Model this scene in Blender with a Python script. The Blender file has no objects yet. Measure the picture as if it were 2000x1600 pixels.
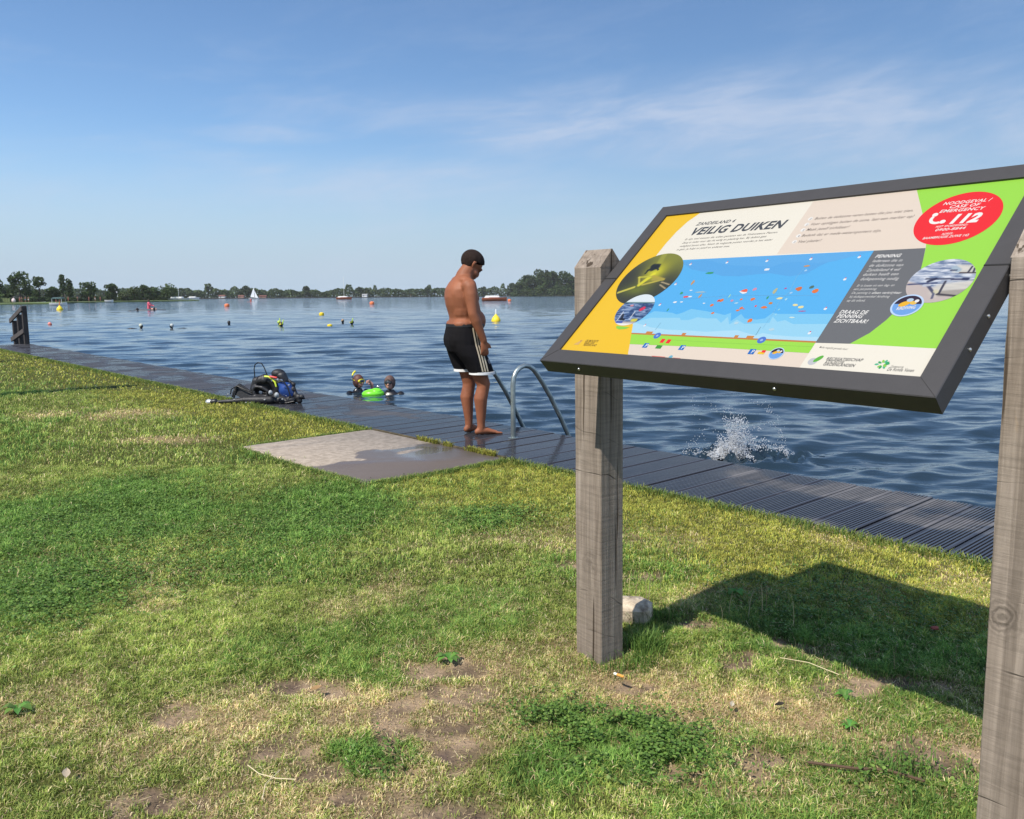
import bpy, math, random
import numpy as np
from mathutils import Vector, Matrix
random.seed(7); RNG=np.random.default_rng(7)
R=math.radians
S=bpy.context.scene; COL=S.collection
# ------------------------------------------------------------- camera, world, sun, exposure
EYE=1.25; FPX=1600.0
pitch=math.atan((800-575.5)/FPX)
cd=bpy.data.cameras.new('camera'); cam=bpy.data.objects.new('camera',cd); COL.objects.link(cam)
cd.sensor_width=36; cd.lens=36*FPX/2000; cd.clip_start=0.05; cd.clip_end=20000
cam.matrix_world=Matrix.Translation((0,0,EYE))@Matrix.Rotation(math.pi/2-pitch,4,'X')@Matrix.Rotation(R(-0.4),4,'Z')
S.camera=cam
SUN=Vector((-.47,-.44,.766)).normalized()
elev=math.asin(SUN.z); rot=-math.atan2(SUN.x,SUN.y)
sd=bpy.data.lights.new('sun','SUN'); sd.energy=4.8; sd.angle=R(.55); sd.color=(1,.95,.87)
so=bpy.data.objects.new('sun',sd); COL.objects.link(so); so.rotation_euler=(-SUN).to_track_quat('-Z','Y').to_euler()
W=bpy.data.worlds.new('World'); S.world=W; W.use_nodes=True
wt=W.node_tree; wn=wt.nodes; wl=wt.links
for n in list(wn): wn.remove(n)
def wnode(t,**k):
    n=wn.new(t)
    for a,b in k.items(): setattr(n,a,b)
    return n
out=wnode('ShaderNodeOutputWorld'); bg=wnode('ShaderNodeBackground'); bg.inputs[1].default_value=.108
sky=wnode('ShaderNodeTexSky',sky_type='NISHITA',sun_disc=False,sun_elevation=elev,sun_rotation=rot,altitude=0,air_density=1.0,dust_density=1.0,ozone_density=2.0)
tc=wnode('ShaderNodeTexCoord')
sep=wnode('ShaderNodeSeparateXYZ'); wl.new(tc.outputs['Generated'],sep.inputs[0])
def wm(op,a,b=None,c=None):
    n=wnode('ShaderNodeMath',operation=op)
    for i,v in enumerate((a,b,c)):
        if v is None: continue
        if isinstance(v,(int,float)): n.inputs[i].default_value=v
        else: wl.new(v,n.inputs[i])
    return n.outputs[0]
az=wm('ARCTAN2',sep.outputs[0],sep.outputs[1]); el=sep.outputs[2]
cmb=wnode('ShaderNodeCombineXYZ'); wl.new(wm('ADD',wm('MULTIPLY',az,3.0),wm('MULTIPLY',el,-3.0)),cmb.inputs[0]); wl.new(wm('ADD',wm('MULTIPLY',el,11.0),wm('MULTIPLY',az,-.6)),cmb.inputs[1])
def wnoise(sc,det,dist,off):
    m_=wnode('ShaderNodeMapping'); m_.inputs['Location'].default_value=off; wl.new(cmb.outputs[0],m_.inputs[0])
    q_=wnode('ShaderNodeTexNoise'); wl.new(m_.outputs[0],q_.inputs['Vector']); q_.inputs['Scale'].default_value=sc; q_.inputs['Detail'].default_value=det; q_.inputs['Roughness'].default_value=.58; q_.inputs['Distortion'].default_value=dist; return q_.outputs[0]
def wstep(v,a_,b_,o0=0,o1=1):
    q_=wnode('ShaderNodeMapRange',interpolation_type='SMOOTHSTEP'); wl.new(v,q_.inputs[0]); q_.inputs[1].default_value=a_; q_.inputs[2].default_value=b_; q_.inputs[3].default_value=o0; q_.inputs[4].default_value=o1; return q_.outputs[0]
n1=wnoise(1.5,9,.6,(3.1,1.7,0)); n2=wnoise(.7,3,.3,(7.4,2.2,0)); n3=wnoise(4.5,6,.8,(1.4,5.2,0))
def bank(a0,e0,wa,we):
    da=wm('DIVIDE',wm('SUBTRACT',az,a0),wa); de=wm('DIVIDE',wm('SUBTRACT',el,e0),we)
    return wstep(wm('ADD',wm('SQRT',wm('ADD',wm('MULTIPLY',da,da),wm('MULTIPLY',de,de))),wm('MULTIPLY',wm('SUBTRACT',n2,.5),1.2)),1.15,.25)
banks=wm('MAXIMUM',wm('MAXIMUM',bank(.20,.190,.46,.062),wm('MULTIPLY',bank(-.08,.135,.30,.035),.7)),wm('MAXIMUM',wm('MULTIPLY',bank(-.27,.178,.10,.012),.6),wm('MULTIPLY',bank(.62,.17,.6,.07),.8)))
shape=wm('ADD',wm('MULTIPLY',n1,.75),wm('MULTIPLY',n3,.25))
cloud=wm('ADD',wm('MULTIPLY',wm('MULTIPLY',wstep(shape,.20,.76),banks),.60),wm('MULTIPLY',wm('MULTIPLY',wstep(shape,.45,.70),wstep(el,.40,.16)),.22))
mix=wnode('ShaderNodeMix',data_type='RGBA'); wl.new(cloud,mix.inputs[0]); 
tint=wnode('ShaderNodeMix',data_type='RGBA',blend_type='MULTIPLY'); tint.inputs[0].default_value=1; wl.new(sky.outputs[0],tint.inputs[6]); tint.inputs[7].default_value=(.78,.94,1.10,1)
hz_=wnode('ShaderNodeMapRange',interpolation_type='SMOOTHSTEP'); wl.new(sep.outputs[2],hz_.inputs[0]); hz_.inputs[1].default_value=.20; hz_.inputs[2].default_value=-.02
hm_=wnode('ShaderNodeMix',data_type='RGBA'); wl.new(hz_.outputs[0],hm_.inputs[0]); wl.new(tint.outputs[2],hm_.inputs[6]); hm_.inputs[7].default_value=(3.9,4.9,6.0,1)
wl.new(hm_.outputs[2],mix.inputs[6]); mix.inputs[7].default_value=(4.6,5.2,6.4,1)
wl.new(mix.outputs[2],bg.inputs[0]); wl.new(bg.outputs[0],out.inputs[0])
S.view_settings.view_transform='Standard'; S.view_settings.look='None'; S.view_settings.exposure=.26; S.view_settings.gamma=1
S.render.engine='CYCLES'
try: S.cycles.max_bounces=6; S.cycles.transparent_max_bounces=12; S.cycles.volume_bounces=0; S.cycles.caustics_reflective=False; S.cycles.caustics_refractive=False
except Exception: pass

# ------------------------------------------------------------- helpers
def lin(c): return tuple((x/12.92 if x<=.04045 else ((x+.055)/1.055)**2.4) for x in c)
def rgb(r,g,b,k=1.0): return tuple(x*k for x in lin((r/255,g/255,b/255)))
MATS={}
def mat(name,col,rough=.6,metal=0,var=.12,scale=8,bump=0,bscale=40,spec=.5,trans=0,alpha=1,stretch=(1,1,1),col2=None,coat=0):
    if name in MATS: return MATS[name]
    m=bpy.data.materials.new(name); m.use_nodes=True; MATS[name]=m
    t=m.node_tree; n=t.nodes; l=t.links; b=n['Principled BSDF']
    b.inputs['Roughness'].default_value=rough; b.inputs['Metallic'].default_value=metal
    b.inputs['Specular IOR Level'].default_value=spec; b.inputs['Transmission Weight'].default_value=trans; b.inputs['Alpha'].default_value=alpha
    b.inputs['Coat Weight'].default_value=coat
    tcn=n.new('ShaderNodeTexCoord'); mpn=n.new('ShaderNodeMapping'); mpn.inputs['Scale'].default_value=stretch; l.new(tcn.outputs['Object'],mpn.inputs[0])
    nt=n.new('ShaderNodeTexNoise'); nt.inputs['Scale'].default_value=scale; nt.inputs['Detail'].default_value=6; nt.inputs['Roughness'].default_value=.6; l.new(mpn.outputs[0],nt.inputs['Vector'])
    r=n.new('ShaderNodeValToRGB'); l.new(nt.outputs[0],r.inputs[0])
    c1=tuple(max(0,x*(1-var)) for x in col); c2=tuple(min(1,x*(1+var)) for x in (col2 or col))
    r.color_ramp.elements[0].position=.3; r.color_ramp.elements[1].position=.7
    r.color_ramp.elements[0].color=(*c1,1); r.color_ramp.elements[1].color=(*c2,1)
    l.new(r.outputs[0],b.inputs['Base Color'])
    if bump:
        nb=n.new('ShaderNodeTexNoise'); nb.inputs['Scale'].default_value=bscale; nb.inputs['Detail'].default_value=6; l.new(mpn.outputs[0],nb.inputs['Vector'])
        bp=n.new('ShaderNodeBump'); bp.inputs['Strength'].default_value=bump; bp.inputs['Distance'].default_value=.01; l.new(nb.outputs[0],bp.inputs['Height']); l.new(bp.outputs[0],b.inputs['Normal'])
    return m
def attr_mat(name,rough=.6,spec=.3,transl=0,bump=0):
    if name in MATS: return MATS[name]
    m=bpy.data.materials.new(name); m.use_nodes=True; MATS[name]=m
    t=m.node_tree; n=t.nodes; l=t.links; b=n['Principled BSDF']
    a=n.new('ShaderNodeAttribute'); a.attribute_name='Col'; l.new(a.outputs['Color'],b.inputs['Base Color'])
    b.inputs['Roughness'].default_value=rough; b.inputs['Specular IOR Level'].default_value=spec
    if transl:
        tr=n.new('ShaderNodeBsdfTranslucent'); l.new(a.outputs['Color'],tr.inputs[0]); mx=n.new('ShaderNodeMixShader'); mx.inputs[0].default_value=transl
        l.new(b.outputs[0],mx.inputs[1]); l.new(tr.outputs[0],mx.inputs[2]); l.new(mx.outputs[0],n['Material Output'].inputs[0])
    return m
ORG={}
def tag(o,label=None,cat=None,group=None,kind=None):
    if label: o['label']=label
    if cat: o['category']=cat
    if group: o['group']=group
    if kind: o['kind']=kind
    return o
def empty(name,loc,label,cat,group=None):
    o=bpy.data.objects.new(name,None); o.empty_display_size=.1; COL.objects.link(o); o.location=loc; ORG[o.name]=Vector(loc)
    return tag(o,label,cat,group)
def V(*a): return Vector(a)
class MB:
    def __init__(s): s.v=[];s.f=[];s.m=[];s.c=[]
    def add(s,vs,fs,mi=0,col=None):
        b=len(s.v); s.v+= [tuple(x) for x in vs]; s.f+=[tuple(b+i for i in f) for f in fs]; s.m+=[mi]*len(fs); s.c+=[col or (1,1,1)]*len(vs); return s
    def box(s,c,sz,ax=None,mi=0,bev=0,col=None):
        X,Y,Z=ax if ax else (V(1,0,0),V(0,1,0),V(0,0,1))
        X,Y,Z=Vector(X),Vector(Y),Vector(Z); c=Vector(c); a,b,h=sz[0]/2,sz[1]/2,sz[2]/2
        if bev<=0:
            vs=[c+X*i*a+Y*j*b+Z*k*h for k in(-1,1) for j in(-1,1) for i in(-1,1)]
            s.add(vs,[(0,2,3,1),(4,5,7,6),(0,1,5,4),(2,6,7,3),(0,4,6,2),(1,3,7,5)],mi,col)
        else:
            def ring(x,y,z): return [c+X*(sx*x2)+Y*(sy*y2)+Z*z for sx,sy,x2,y2 in ((-1,-1,x-bev,y),(1,-1,x-bev,y),(1,-1,x,y-bev),(1,1,x,y-bev),(1,1,x-bev,y),(-1,1,x-bev,y),(-1,1,x,y-bev),(-1,-1,x,y-bev))]
            s.loft([ring(a-bev,b-bev,-h),ring(a,b,-h+bev),ring(a,b,h-bev),ring(a-bev,b-bev,h)],mi,col=col)
        return s
    def loft(s,rings,mi=0,cap=True,col=None,closed=True):
        n=len(rings[0]); vs=[p for r in rings for p in r]; fs=[]
        for i in range(len(rings)-1):
            for j in range(n if closed else n-1):
                k=(j+1)%n; fs.append((i*n+j,i*n+k,(i+1)*n+k,(i+1)*n+j))
        if cap and closed: fs.append(tuple(range(n-1,-1,-1))); fs.append(tuple((len(rings)-1)*n+j for j in range(n)))
        return s.add(vs,fs,mi,col)
    def tube(s,path,rad,seg=12,side=None,mi=0,rnd=True,col=None):
        P=[Vector(p) for p in path]; n=len(P)
        if not isinstance(rad,(list,tuple)): rad=[rad]*n
        rad=[(r,r) if not isinstance(r,(list,tuple)) else r for r in rad]
        rings=[]; prev=Vector(side) if side is not None else None
        for i in range(n):
            T=(P[min(i+1,n-1)]-P[max(i-1,0)]).normalized()
            if prev is None: prev=T.orthogonal()
            A=(prev-T*prev.dot(T)); A=A.normalized() if A.length>1e-6 else T.orthogonal().normalized()
            if side is None: prev=A
            B=T.cross(A)
            def rg(c,k): return [c+A*(math.cos(2*math.pi*j/seg)*rad[i][0]*k)+B*(math.sin(2*math.pi*j/seg)*rad[i][1]*k) for j in range(seg)]
            rm=min(rad[i])
            if i==0 and rnd: rings+= [rg(P[0]-T*rm*.95,.25),rg(P[0]-T*rm*.75,.65),rg(P[0]-T*rm*.35,.92)]
            rings.append(rg(P[i],1))
            if i==n-1 and rnd: rings+= [rg(P[i]+T*rm*.35,.92),rg(P[i]+T*rm*.75,.65),rg(P[i]+T*rm*.95,.25)]
        return s.loft(rings,mi,col=col)
    def ell(s,c,r,ax=None,seg=14,rn=9,mi=0,col=None,noise=0):
        X,Y,Z=ax if ax else (V(1,0,0),V(0,1,0),V(0,0,1)); X,Y,Z=Vector(X),Vector(Y),Vector(Z); c=Vector(c)
        if not isinstance(r,(list,tuple)): r=(r,r,r)
        rings=[]
        for i in range(rn):
            ph=-math.pi/2+math.pi*(i+.15)/(rn-.7); 
            rings.append([c+(X*r[0]*math.cos(ph)*math.cos(2*math.pi*j/seg)+Y*r[1]*math.cos(ph)*math.sin(2*math.pi*j/seg)+Z*r[2]*math.sin(ph))*(1+noise*(random.random()-.5)) for j in range(seg)])
        return s.loft(rings,mi,col=col)
    def rot(s,Mx):
        s.v=[tuple(Mx@Vector(p)) for p in s.v]; return s
    def build(s,name,mats,parent=None,smooth=True,label=None,loc=None):
        me=bpy.data.meshes.new(name)
        off=ORG[parent.name] if parent is not None and parent.name in ORG else (Vector(loc) if loc else V(0,0,0))
        me.from_pydata([tuple(Vector(p)-off) for p in s.v],[],s.f)
        mats=mats if isinstance(mats,(list,tuple)) else [mats]
        for m in mats: me.materials.append(m)
        me.polygons.foreach_set('material_index',s.m)
        if any(c!=(1,1,1) for c in s.c):
            a=me.color_attributes.new('Col','FLOAT_COLOR','POINT'); a.data.foreach_set('color',np.array([(*c,1) for c in s.c],dtype=np.float32).ravel())
        me.polygons.foreach_set('use_smooth',[smooth]*len(me.polygons)); me.update()
        if smooth:
            try: me.set_sharp_from_angle(angle=R(42))
            except Exception: pass
        o=bpy.data.objects.new(name,me); COL.objects.link(o)
        if parent is not None: o.parent=parent; ORG[o.name]=off
        elif loc: o.location=loc; ORG[o.name]=off
        if label: o['label']=label
        return o
def organic(o,voxel=.01,smooth=3,extra=None):
    """fuse the lofts of one body into one continuous skin"""
    m=o.modifiers.new('r','REMESH'); m.mode='VOXEL'; m.voxel_size=voxel; m.use_smooth_shade=True
    if smooth:
        k=o.modifiers.new('s','SMOOTH'); k.factor=.6; k.iterations=smooth
    dg=bpy.context.evaluated_depsgraph_get(); ev=o.evaluated_get(dg)
    me=bpy.data.meshes.new_from_object(ev); o.modifiers.clear(); 
    for mm in o.data.materials:
        if mm and mm.name not in [x.name for x in me.materials if x]: me.materials.append(mm)
    o.data=me; me.polygons.foreach_set('use_smooth',[True]*len(me.polygons))
    return o
def np_mesh(name,v,f,mats,col=None,smooth=False,label=None,parent=None,loc=None,uvs=None):
    me=bpy.data.meshes.new(name); v=np.asarray(v,np.float32); f=np.asarray(f,np.int32); k=f.shape[1]
    if loc is not None: v=v-np.array(loc,np.float32)
    me.vertices.add(len(v)); me.vertices.foreach_set('co',v.ravel())
    me.loops.add(f.size); me.loops.foreach_set('vertex_index',f.ravel())
    me.polygons.add(len(f)); me.polygons.foreach_set('loop_start',np.arange(0,f.size,k,dtype=np.int32))
    try: me.polygons.foreach_set('loop_total',np.full(len(f),k,np.int32))
    except Exception: pass
    if col is not None:
        a=me.color_attributes.new('Col','FLOAT_COLOR','POINT'); c=np.ones((len(v),4),np.float32); c[:,:col.shape[1]]=col; a.data.foreach_set('color',c.ravel())
    me.polygons.foreach_set('use_smooth',np.full(len(f),smooth)); me.update(calc_edges=True); me.validate()
    me.materials.append(mats)
    o=bpy.data.objects.new(name,me); COL.objects.link(o)
    if parent is not None: o.parent=parent
    if loc is not None and parent is None: o.location=loc
    return o
_g={}
def vn(x,y,s,seed=0,oct=1):
    """smooth value noise 0..1 over metres"""
    out=0;amp=1;tot=0
    for k in range(oct):
        key=(seed,k)
        if key not in _g: _g[key]=np.random.default_rng(seed*31+k).random((256,256))
        G=_g[key]; X=np.asarray(x)/s*2**k+37.3; Y=np.asarray(y)/s*2**k+11.9
        i=np.floor(X).astype(int);j=np.floor(Y).astype(int);a=X-i;b=Y-j;a=a*a*(3-2*a);b=b*b*(3-2*b)
        q=lambda p,r:G[p%256,r%256]
        out=out+amp*((q(i,j)*(1-a)+q(i+1,j)*a)*(1-b)+(q(i,j+1)*(1-a)+q(i+1,j+1)*a)*b); tot+=amp; amp*=.5
    return out/tot
sstep=lambda a,b,x: (lambda t:t*t*(3-2*t))(np.clip((x-a)/(b-a),0,1))
# shoreline frame: s runs along the boardwalk to the far left, t runs towards the water
DS=V(-.667,.745,0).normalized(); DT=V(.745,.667,0).normalized()
def ST(s,t,z=0): return DS*s+DT*t+V(0,0,z)
T_GRASS=4.04; T_EDGE=5.19; WATER=-.30

# ------------------------------------------------------------- lawn ground
SOIL=[(-.19,2.12,.10,.13),(-.67,2.1,.11,.07),(-.28,1.85,.20,.09),(-.53,2.31,.06,.05),(.97,2.78,.14,.05),(.66,2.97,.09,.05),(1.12,2.07,.12,.09),(-.2,2.6,.10,.07),(-1.04,2.31,.08,.06),(.26,3.74,.12,.10),(-.73,2.47,.12,.06),(.84,2.67,.13,.06),(-.89,1.86,.10,.05),(.67,2.02,.13,.07),(1.17,2.47,.13,.05),(.55,3.5,.12,.05),(.42,2.52,.07,.04)]
DRY=[(-.31,2.3,.4,.38),(.6,2.29,.39,.23),(.69,1.98,.44,.17),(-.88,2.25,.3,.19),(-.52,1.9,.26,.14),(.41,2.52,.27,.15),(-.18,2.64,.35,.25),(1.11,2.22,.24,.22),(-4.41,8.73,.75,.35),(-3.02,7.11,.35,.2),(1.21,2.62,.34,.25)]
LUSH=[(-2.51,4.58,.65,1.09),(-2.09,3.42,.4,.5),(-1.08,4.66,.48,.65),(.34,2.15,.19,.16),(.12,2.3,.09,.08),(.08,2.03,.15,.15),(-.38,2.08,.11,.1),(1.30,3.05,.62,.55),(1.8,2.9,.6,.5),(-.15,4.52,.26,.29)]  # lush grass; behind the sign its darker greens also deepen the cast shadow
def blobs(L,x,y,soft=.5,seed=3,amp=.7,ns=.16):
    w=0*x; d=(vn(x,y,ns,seed,3)-.5)*amp*2
    for cx_,cy_,a,b in L:
        r=np.sqrt(((x-cx_)/a)**2+((y-cy_)/b)**2)+d
        w=np.maximum(w,1-sstep(1-soft,1+soft,r))
    return w
def f_soil(x,y): return np.maximum(blobs(SOIL,x,y,.75,3,1.5,.10)*(.40+1.0*vn(x,y,.035,33,2)), .9*sstep(.70,.80,vn(x,y,.22,9,3))*sstep(-2.2,-1.2,-np.abs(x)*.6-y*.45+.35))
def f_dry(x,y): return np.clip(blobs(DRY,x,y,.7,5,.6,.25)*.85+.55*sstep(.5,.68,vn(x,y,.45,6,3))*sstep(5.5,3.5,y),0,1)
def f_lush(x,y): return np.clip(blobs(LUSH,x,y,.5,8,.6,.3)+.6*sstep(.56,.7,vn(x,y,.9,12,3)),0,1)
def f_olive(x,y):
    t=x*DT.x+y*DT.y; s=x*DS.x+y*DS.y
    return np.clip(sstep(2.7,3.5,t+.8*(vn(x,y,.6,14,2)-.5)),0,1)
def gz(x,y):
    return gz0(x,y)-.028*np.exp(-((x-.33)**2+(y-2.66)**2)/.09)
def gz0(x,y):
    t=x*DT.x+y*DT.y
    return (vn(x,y,.9,21,3)-.5)*.05*sstep(4.0,3.2,t)+(vn(x,y,.18,22,2)-.5)*.012*sstep(4.0,3.7,t)-f_soil(x,y)*.008
sl=np.concatenate([np.linspace(-60,-2,60),np.arange(-1.9,9,.025),np.arange(9,25.7,.15),[25.7]])
tl=np.concatenate([np.linspace(-60,-3,40),np.arange(-2.9,.6,.1),np.arange(.6,4.03,.025),[4.035]])
SS,TT=np.meshgrid(sl,tl,indexing='ij'); X=DS.x*SS+DT.x*TT; Y=DS.y*SS+DT.y*TT; Z=gz(X,Y)
nv=np.stack([X,Y,Z],-1).reshape(-1,3); a,b=len(sl),len(tl)
idx=np.arange(a*b).reshape(a,b); fq=np.stack([idx[:-1,:-1],idx[:-1,1:],idx[1:,1:],idx[1:,:-1]],-1).reshape(-1,4)
so_=f_soil(X,Y).ravel()[:,None]; dr_=f_dry(X,Y).ravel()[:,None]
fine=vn(X,Y,.02,40,2).ravel()[:,None]; med=vn(X,Y,.08,41,3).ravel()[:,None]
thatch=np.array([[.075,.080,.022]])*(1-dr_)+np.array([[.30,.215,.115]])*dr_
soilc=np.array([[.14,.10,.068]])*(1-sstep(.42,.62,med))+np.array([[.30,.215,.14]])*sstep(.42,.62,med)
gc=(thatch*(1-so_)+soilc*so_)*(.65+.7*fine)
mg=attr_mat('ground_soil',.95,.1); 
ground=np_mesh('ground',nv,fq,mg,gc,True); tag(ground,kind='structure')
# ground bump
t=mg.node_tree; nb=t.nodes.new('ShaderNodeTexNoise'); nb.inputs['Scale'].default_value=90; nb.inputs['Detail'].default_value=5
tcx=t.nodes.new('ShaderNodeTexCoord'); t.links.new(tcx.outputs['Object'],nb.inputs['Vector']); bp=t.nodes.new('ShaderNodeBump'); bp.inputs['Strength'].default_value=.7; bp.inputs['Distance'].default_value=.012
t.links.new(nb.outputs[0],bp.inputs['Height']); t.links.new(bp.outputs[0],t.nodes['Principled BSDF'].inputs['Normal'])
# earth bank under the lawn edge, behind the boardwalk
mb=MB(); mb.box(ST(-17,3.9,-1.0),(86,.3,1.9),(DS,DT,V(0,0,1))); tag(mb.build('bank',mat('bank_earth',(.08,.06,.04),.95),smooth=False),kind='structure')

# ------------------------------------------------------------- concrete slab
SL_S=(4.05,5.86); SL_T=(2.95,4.02)
def slab_shape():
    m=MB(); n=24; rings=[]
    def pt(s,t,z): return ST(s,t,z)
    s0,s1=4.60,6.47; t0,t1=2.80,4.03
    top=[]; N=40
    for i in range(N+1): top.append((s0+(s1-s0)*i/N,t0+.012*math.sin(i*1.7)+.01*random.random()))
    for i in range(1,N//2): top.append((s1+.01*random.random(),t0+(t1-t0)*i/(N//2)))
    for i in range(N+1): top.append((s1-(s1-s0)*i/N,t1))
    for i in range(1,N//2): top.append((s0+.012*random.random(),t1-(t1-t0)*i/(N//2)))
    m.loft([[pt(s,t,-.12) for s,t in top],[pt(s,t,.012) for s,t in top],[pt(s+(.01 if s<5.5 else -.01),t+(.01 if t<3.5 else -.01),.02) for s,t in top]])
    return m
def wet_slab_mat():
    m=bpy.data.materials.new('wet_concrete'); m.use_nodes=True; t=m.node_tree; n=t.nodes; l=t.links; b=n['Principled BSDF']
    tc=n.new('ShaderNodeTexCoord'); 
    def noise(sc,det,dist=0):
        q=n.new('ShaderNodeTexNoise'); q.inputs['Scale'].default_value=sc; q.inputs['Detail'].default_value=det; q.inputs['Distortion'].default_value=dist; l.new(tc.outputs['Object'],q.inputs['Vector']); return q.outputs[0]
    # distance along the slab: wet towards the ladder end
    vm=n.new('ShaderNodeVectorMath'); vm.operation='DOT_PRODUCT'; l.new(tc.outputs['Object'],vm.inputs[0]); vm.inputs[1].default_value=(.667+.10,-.745+.10,0)
    ma=n.new('ShaderNodeMath'); ma.operation='MULTIPLY_ADD'; l.new(noise(2.6,5,.4),ma.inputs[0]); ma.inputs[1].default_value=1.3; l.new(vm.outputs['Value'],ma.inputs[2])
    wet=n.new('ShaderNodeMapRange'); wet.interpolation_type='SMOOTHSTEP'; l.new(ma.outputs[0],wet.inputs[0]); wet.inputs[1].default_value=-4.30; wet.inputs[2].default_value=-4.20
    pud=n.new('ShaderNodeMapRange'); l.new(noise(1.9,3,.2),pud.inputs[0]); pud.inputs[1].default_value=.51; pud.inputs[2].default_value=.60
    pw=n.new('ShaderNodeMath'); pw.operation='MULTIPLY'; l.new(pud.outputs[0],pw.inputs[0]); l.new(wet.outputs[0],pw.inputs[1])
    dr=n.new('ShaderNodeValToRGB'); l.new(noise(24,8),dr.inputs[0]); dr.color_ramp.elements[0].color=(.24,.195,.15,1); dr.color_ramp.elements[1].color=(.38,.315,.25,1); dr.color_ramp.elements[0].position=.3; dr.color_ramp.elements[1].position=.65
    we=n.new('ShaderNodeMix'); we.data_type='RGBA'; l.new(wet.outputs[0],we.inputs[0]); l.new(dr.outputs[0],we.inputs[6]); we.inputs[7].default_value=(.135,.108,.09,1)
    l.new(we.outputs[2],b.inputs['Base Color'])
    mr=n.new('ShaderNodeMapRange'); l.new(wet.outputs[0],mr.inputs[0]); mr.inputs[3].default_value=.85; mr.inputs[4].default_value=.42
    m2=n.new('ShaderNodeMix'); l.new(pw.outputs[0],m2.inputs[0]); l.new(mr.outputs[0],m2.inputs[2]); m2.inputs[3].default_value=.2
    l.new(m2.outputs[0],b.inputs['Roughness'])
    bu=n.new('ShaderNodeBump'); bu.inputs['Distance'].default_value=.004; inv=n.new('ShaderNodeMapRange'); l.new(pw.outputs[0],inv.inputs[0]); inv.inputs[3].default_value=.6; inv.inputs[4].default_value=.03
    l.new(inv.outputs[0],bu.inputs['Strength']); l.new(noise(60,8),bu.inputs['Height']); l.new(bu.outputs[0],b.inputs['Normal'])
    return m
tag(slab_shape().build('pavement',wet_slab_mat()),kind='structure')

# ------------------------------------------------------------- boardwalk of grooved boards
def board_mat():
    m=bpy.data.materials.new('wet_boards'); m.use_nodes=True; t=m.node_tree; n=t.nodes; l=t.links; b=n['Principled BSDF']
    tc=n.new('ShaderNodeTexCoord'); mp=n.new('ShaderNodeMapping'); mp.inputs['Rotation'].default_value=(0,0,math.atan2(DS.y,DS.x)*-1); l.new(tc.outputs['Object'],mp.inputs[0])
    def noise(sc,det,dist=0,vec=None,st=None):
        q=n.new('ShaderNodeTexNoise'); q.inputs['Scale'].default_value=sc; q.inputs['Detail'].default_value=det; q.inputs['Distortion'].default_value=dist
        src=mp.outputs[0]
        if st:
            k=n.new('ShaderNodeMapping'); k.inputs['Scale'].default_value=st; l.new(mp.outputs[0],k.inputs[0]); src=k.outputs[0]
        l.new(src,q.inputs['Vector']); return q.outputs[0]
    sp=n.new('ShaderNodeSeparateXYZ'); l.new(mp.outputs[0],sp.inputs[0])
    # wettest round the ladder (s about 5)
    def M(op,a,b_=None,c=None):
        q=n.new('ShaderNodeMath'); q.operation=op
        for i,v in enumerate((a,b_,c)):
            if v is None: continue
            if isinstance(v,(int,float)): q.inputs[i].default_value=v
            else: l.new(v,q.inputs[i])
        return q.outputs[0]
    d=M('ABSOLUTE',M('SUBTRACT',sp.outputs[0],5.0))
    near=n.new('ShaderNodeMapRange'); near.interpolation_type='SMOOTHSTEP'; l.new(d,near.inputs[0]); near.inputs[1].default_value=2.4; near.inputs[2].default_value=.8
    wn_=noise(1.5,4,.5,st=(1,1.3,1))
    wv=M('ADD',M('MULTIPLY',near.outputs[0],.30),wn_)
    wet=n.new('ShaderNodeMapRange'); wet.interpolation_type='SMOOTHSTEP'; l.new(wv,wet.inputs[0]); wet.inputs[1].default_value=.40; wet.inputs[2].default_value=.56
    pb=M('FLOOR',M('DIVIDE',sp.outputs[0],.235)); wnn=n.new('ShaderNodeTexWhiteNoise'); wnn.noise_dimensions='1D'; l.new(pb,wnn.inputs['W'])
    gr=noise(30,6,st=(1,.08,1))
    ra=n.new('ShaderNodeValToRGB'); l.new(M('ADD',M('MULTIPLY',gr,.75),M('MULTIPLY',wnn.outputs[0],.25)),ra.inputs[0]); ra.color_ramp.elements[0].position=.25; ra.color_ramp.elements[1].position=.75
    ra.color_ramp.elements[0].color=(.065,.062,.063,1); ra.color_ramp.elements[1].color=(.20,.185,.175,1)
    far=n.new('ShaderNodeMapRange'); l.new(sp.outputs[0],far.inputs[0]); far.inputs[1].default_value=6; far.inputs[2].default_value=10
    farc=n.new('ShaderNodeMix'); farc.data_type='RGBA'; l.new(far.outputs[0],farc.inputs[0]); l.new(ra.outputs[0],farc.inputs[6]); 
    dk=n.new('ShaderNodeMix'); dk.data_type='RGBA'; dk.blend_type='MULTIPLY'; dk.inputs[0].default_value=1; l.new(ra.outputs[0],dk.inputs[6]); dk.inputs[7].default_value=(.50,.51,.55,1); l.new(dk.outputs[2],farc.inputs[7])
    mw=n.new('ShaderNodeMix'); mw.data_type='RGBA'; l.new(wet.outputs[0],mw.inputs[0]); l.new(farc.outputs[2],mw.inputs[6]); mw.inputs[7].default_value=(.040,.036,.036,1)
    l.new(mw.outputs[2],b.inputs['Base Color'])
    mr=n.new('ShaderNodeMapRange'); l.new(wet.outputs[0],mr.inputs[0]); mr.inputs[3].default_value=.5; mr.inputs[4].default_value=.11; l.new(mr.outputs[0],b.inputs['Roughness'])
    bu=n.new('ShaderNodeBump'); bu.inputs['Distance'].default_value=.003; bu.inputs['Strength'].default_value=.35; l.new(gr,bu.inputs['Height']); l.new(bu.outputs[0],b.inputs['Normal'])
    return m
mb=MB(); PW=.235; s=-3.0; NG=10
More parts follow.
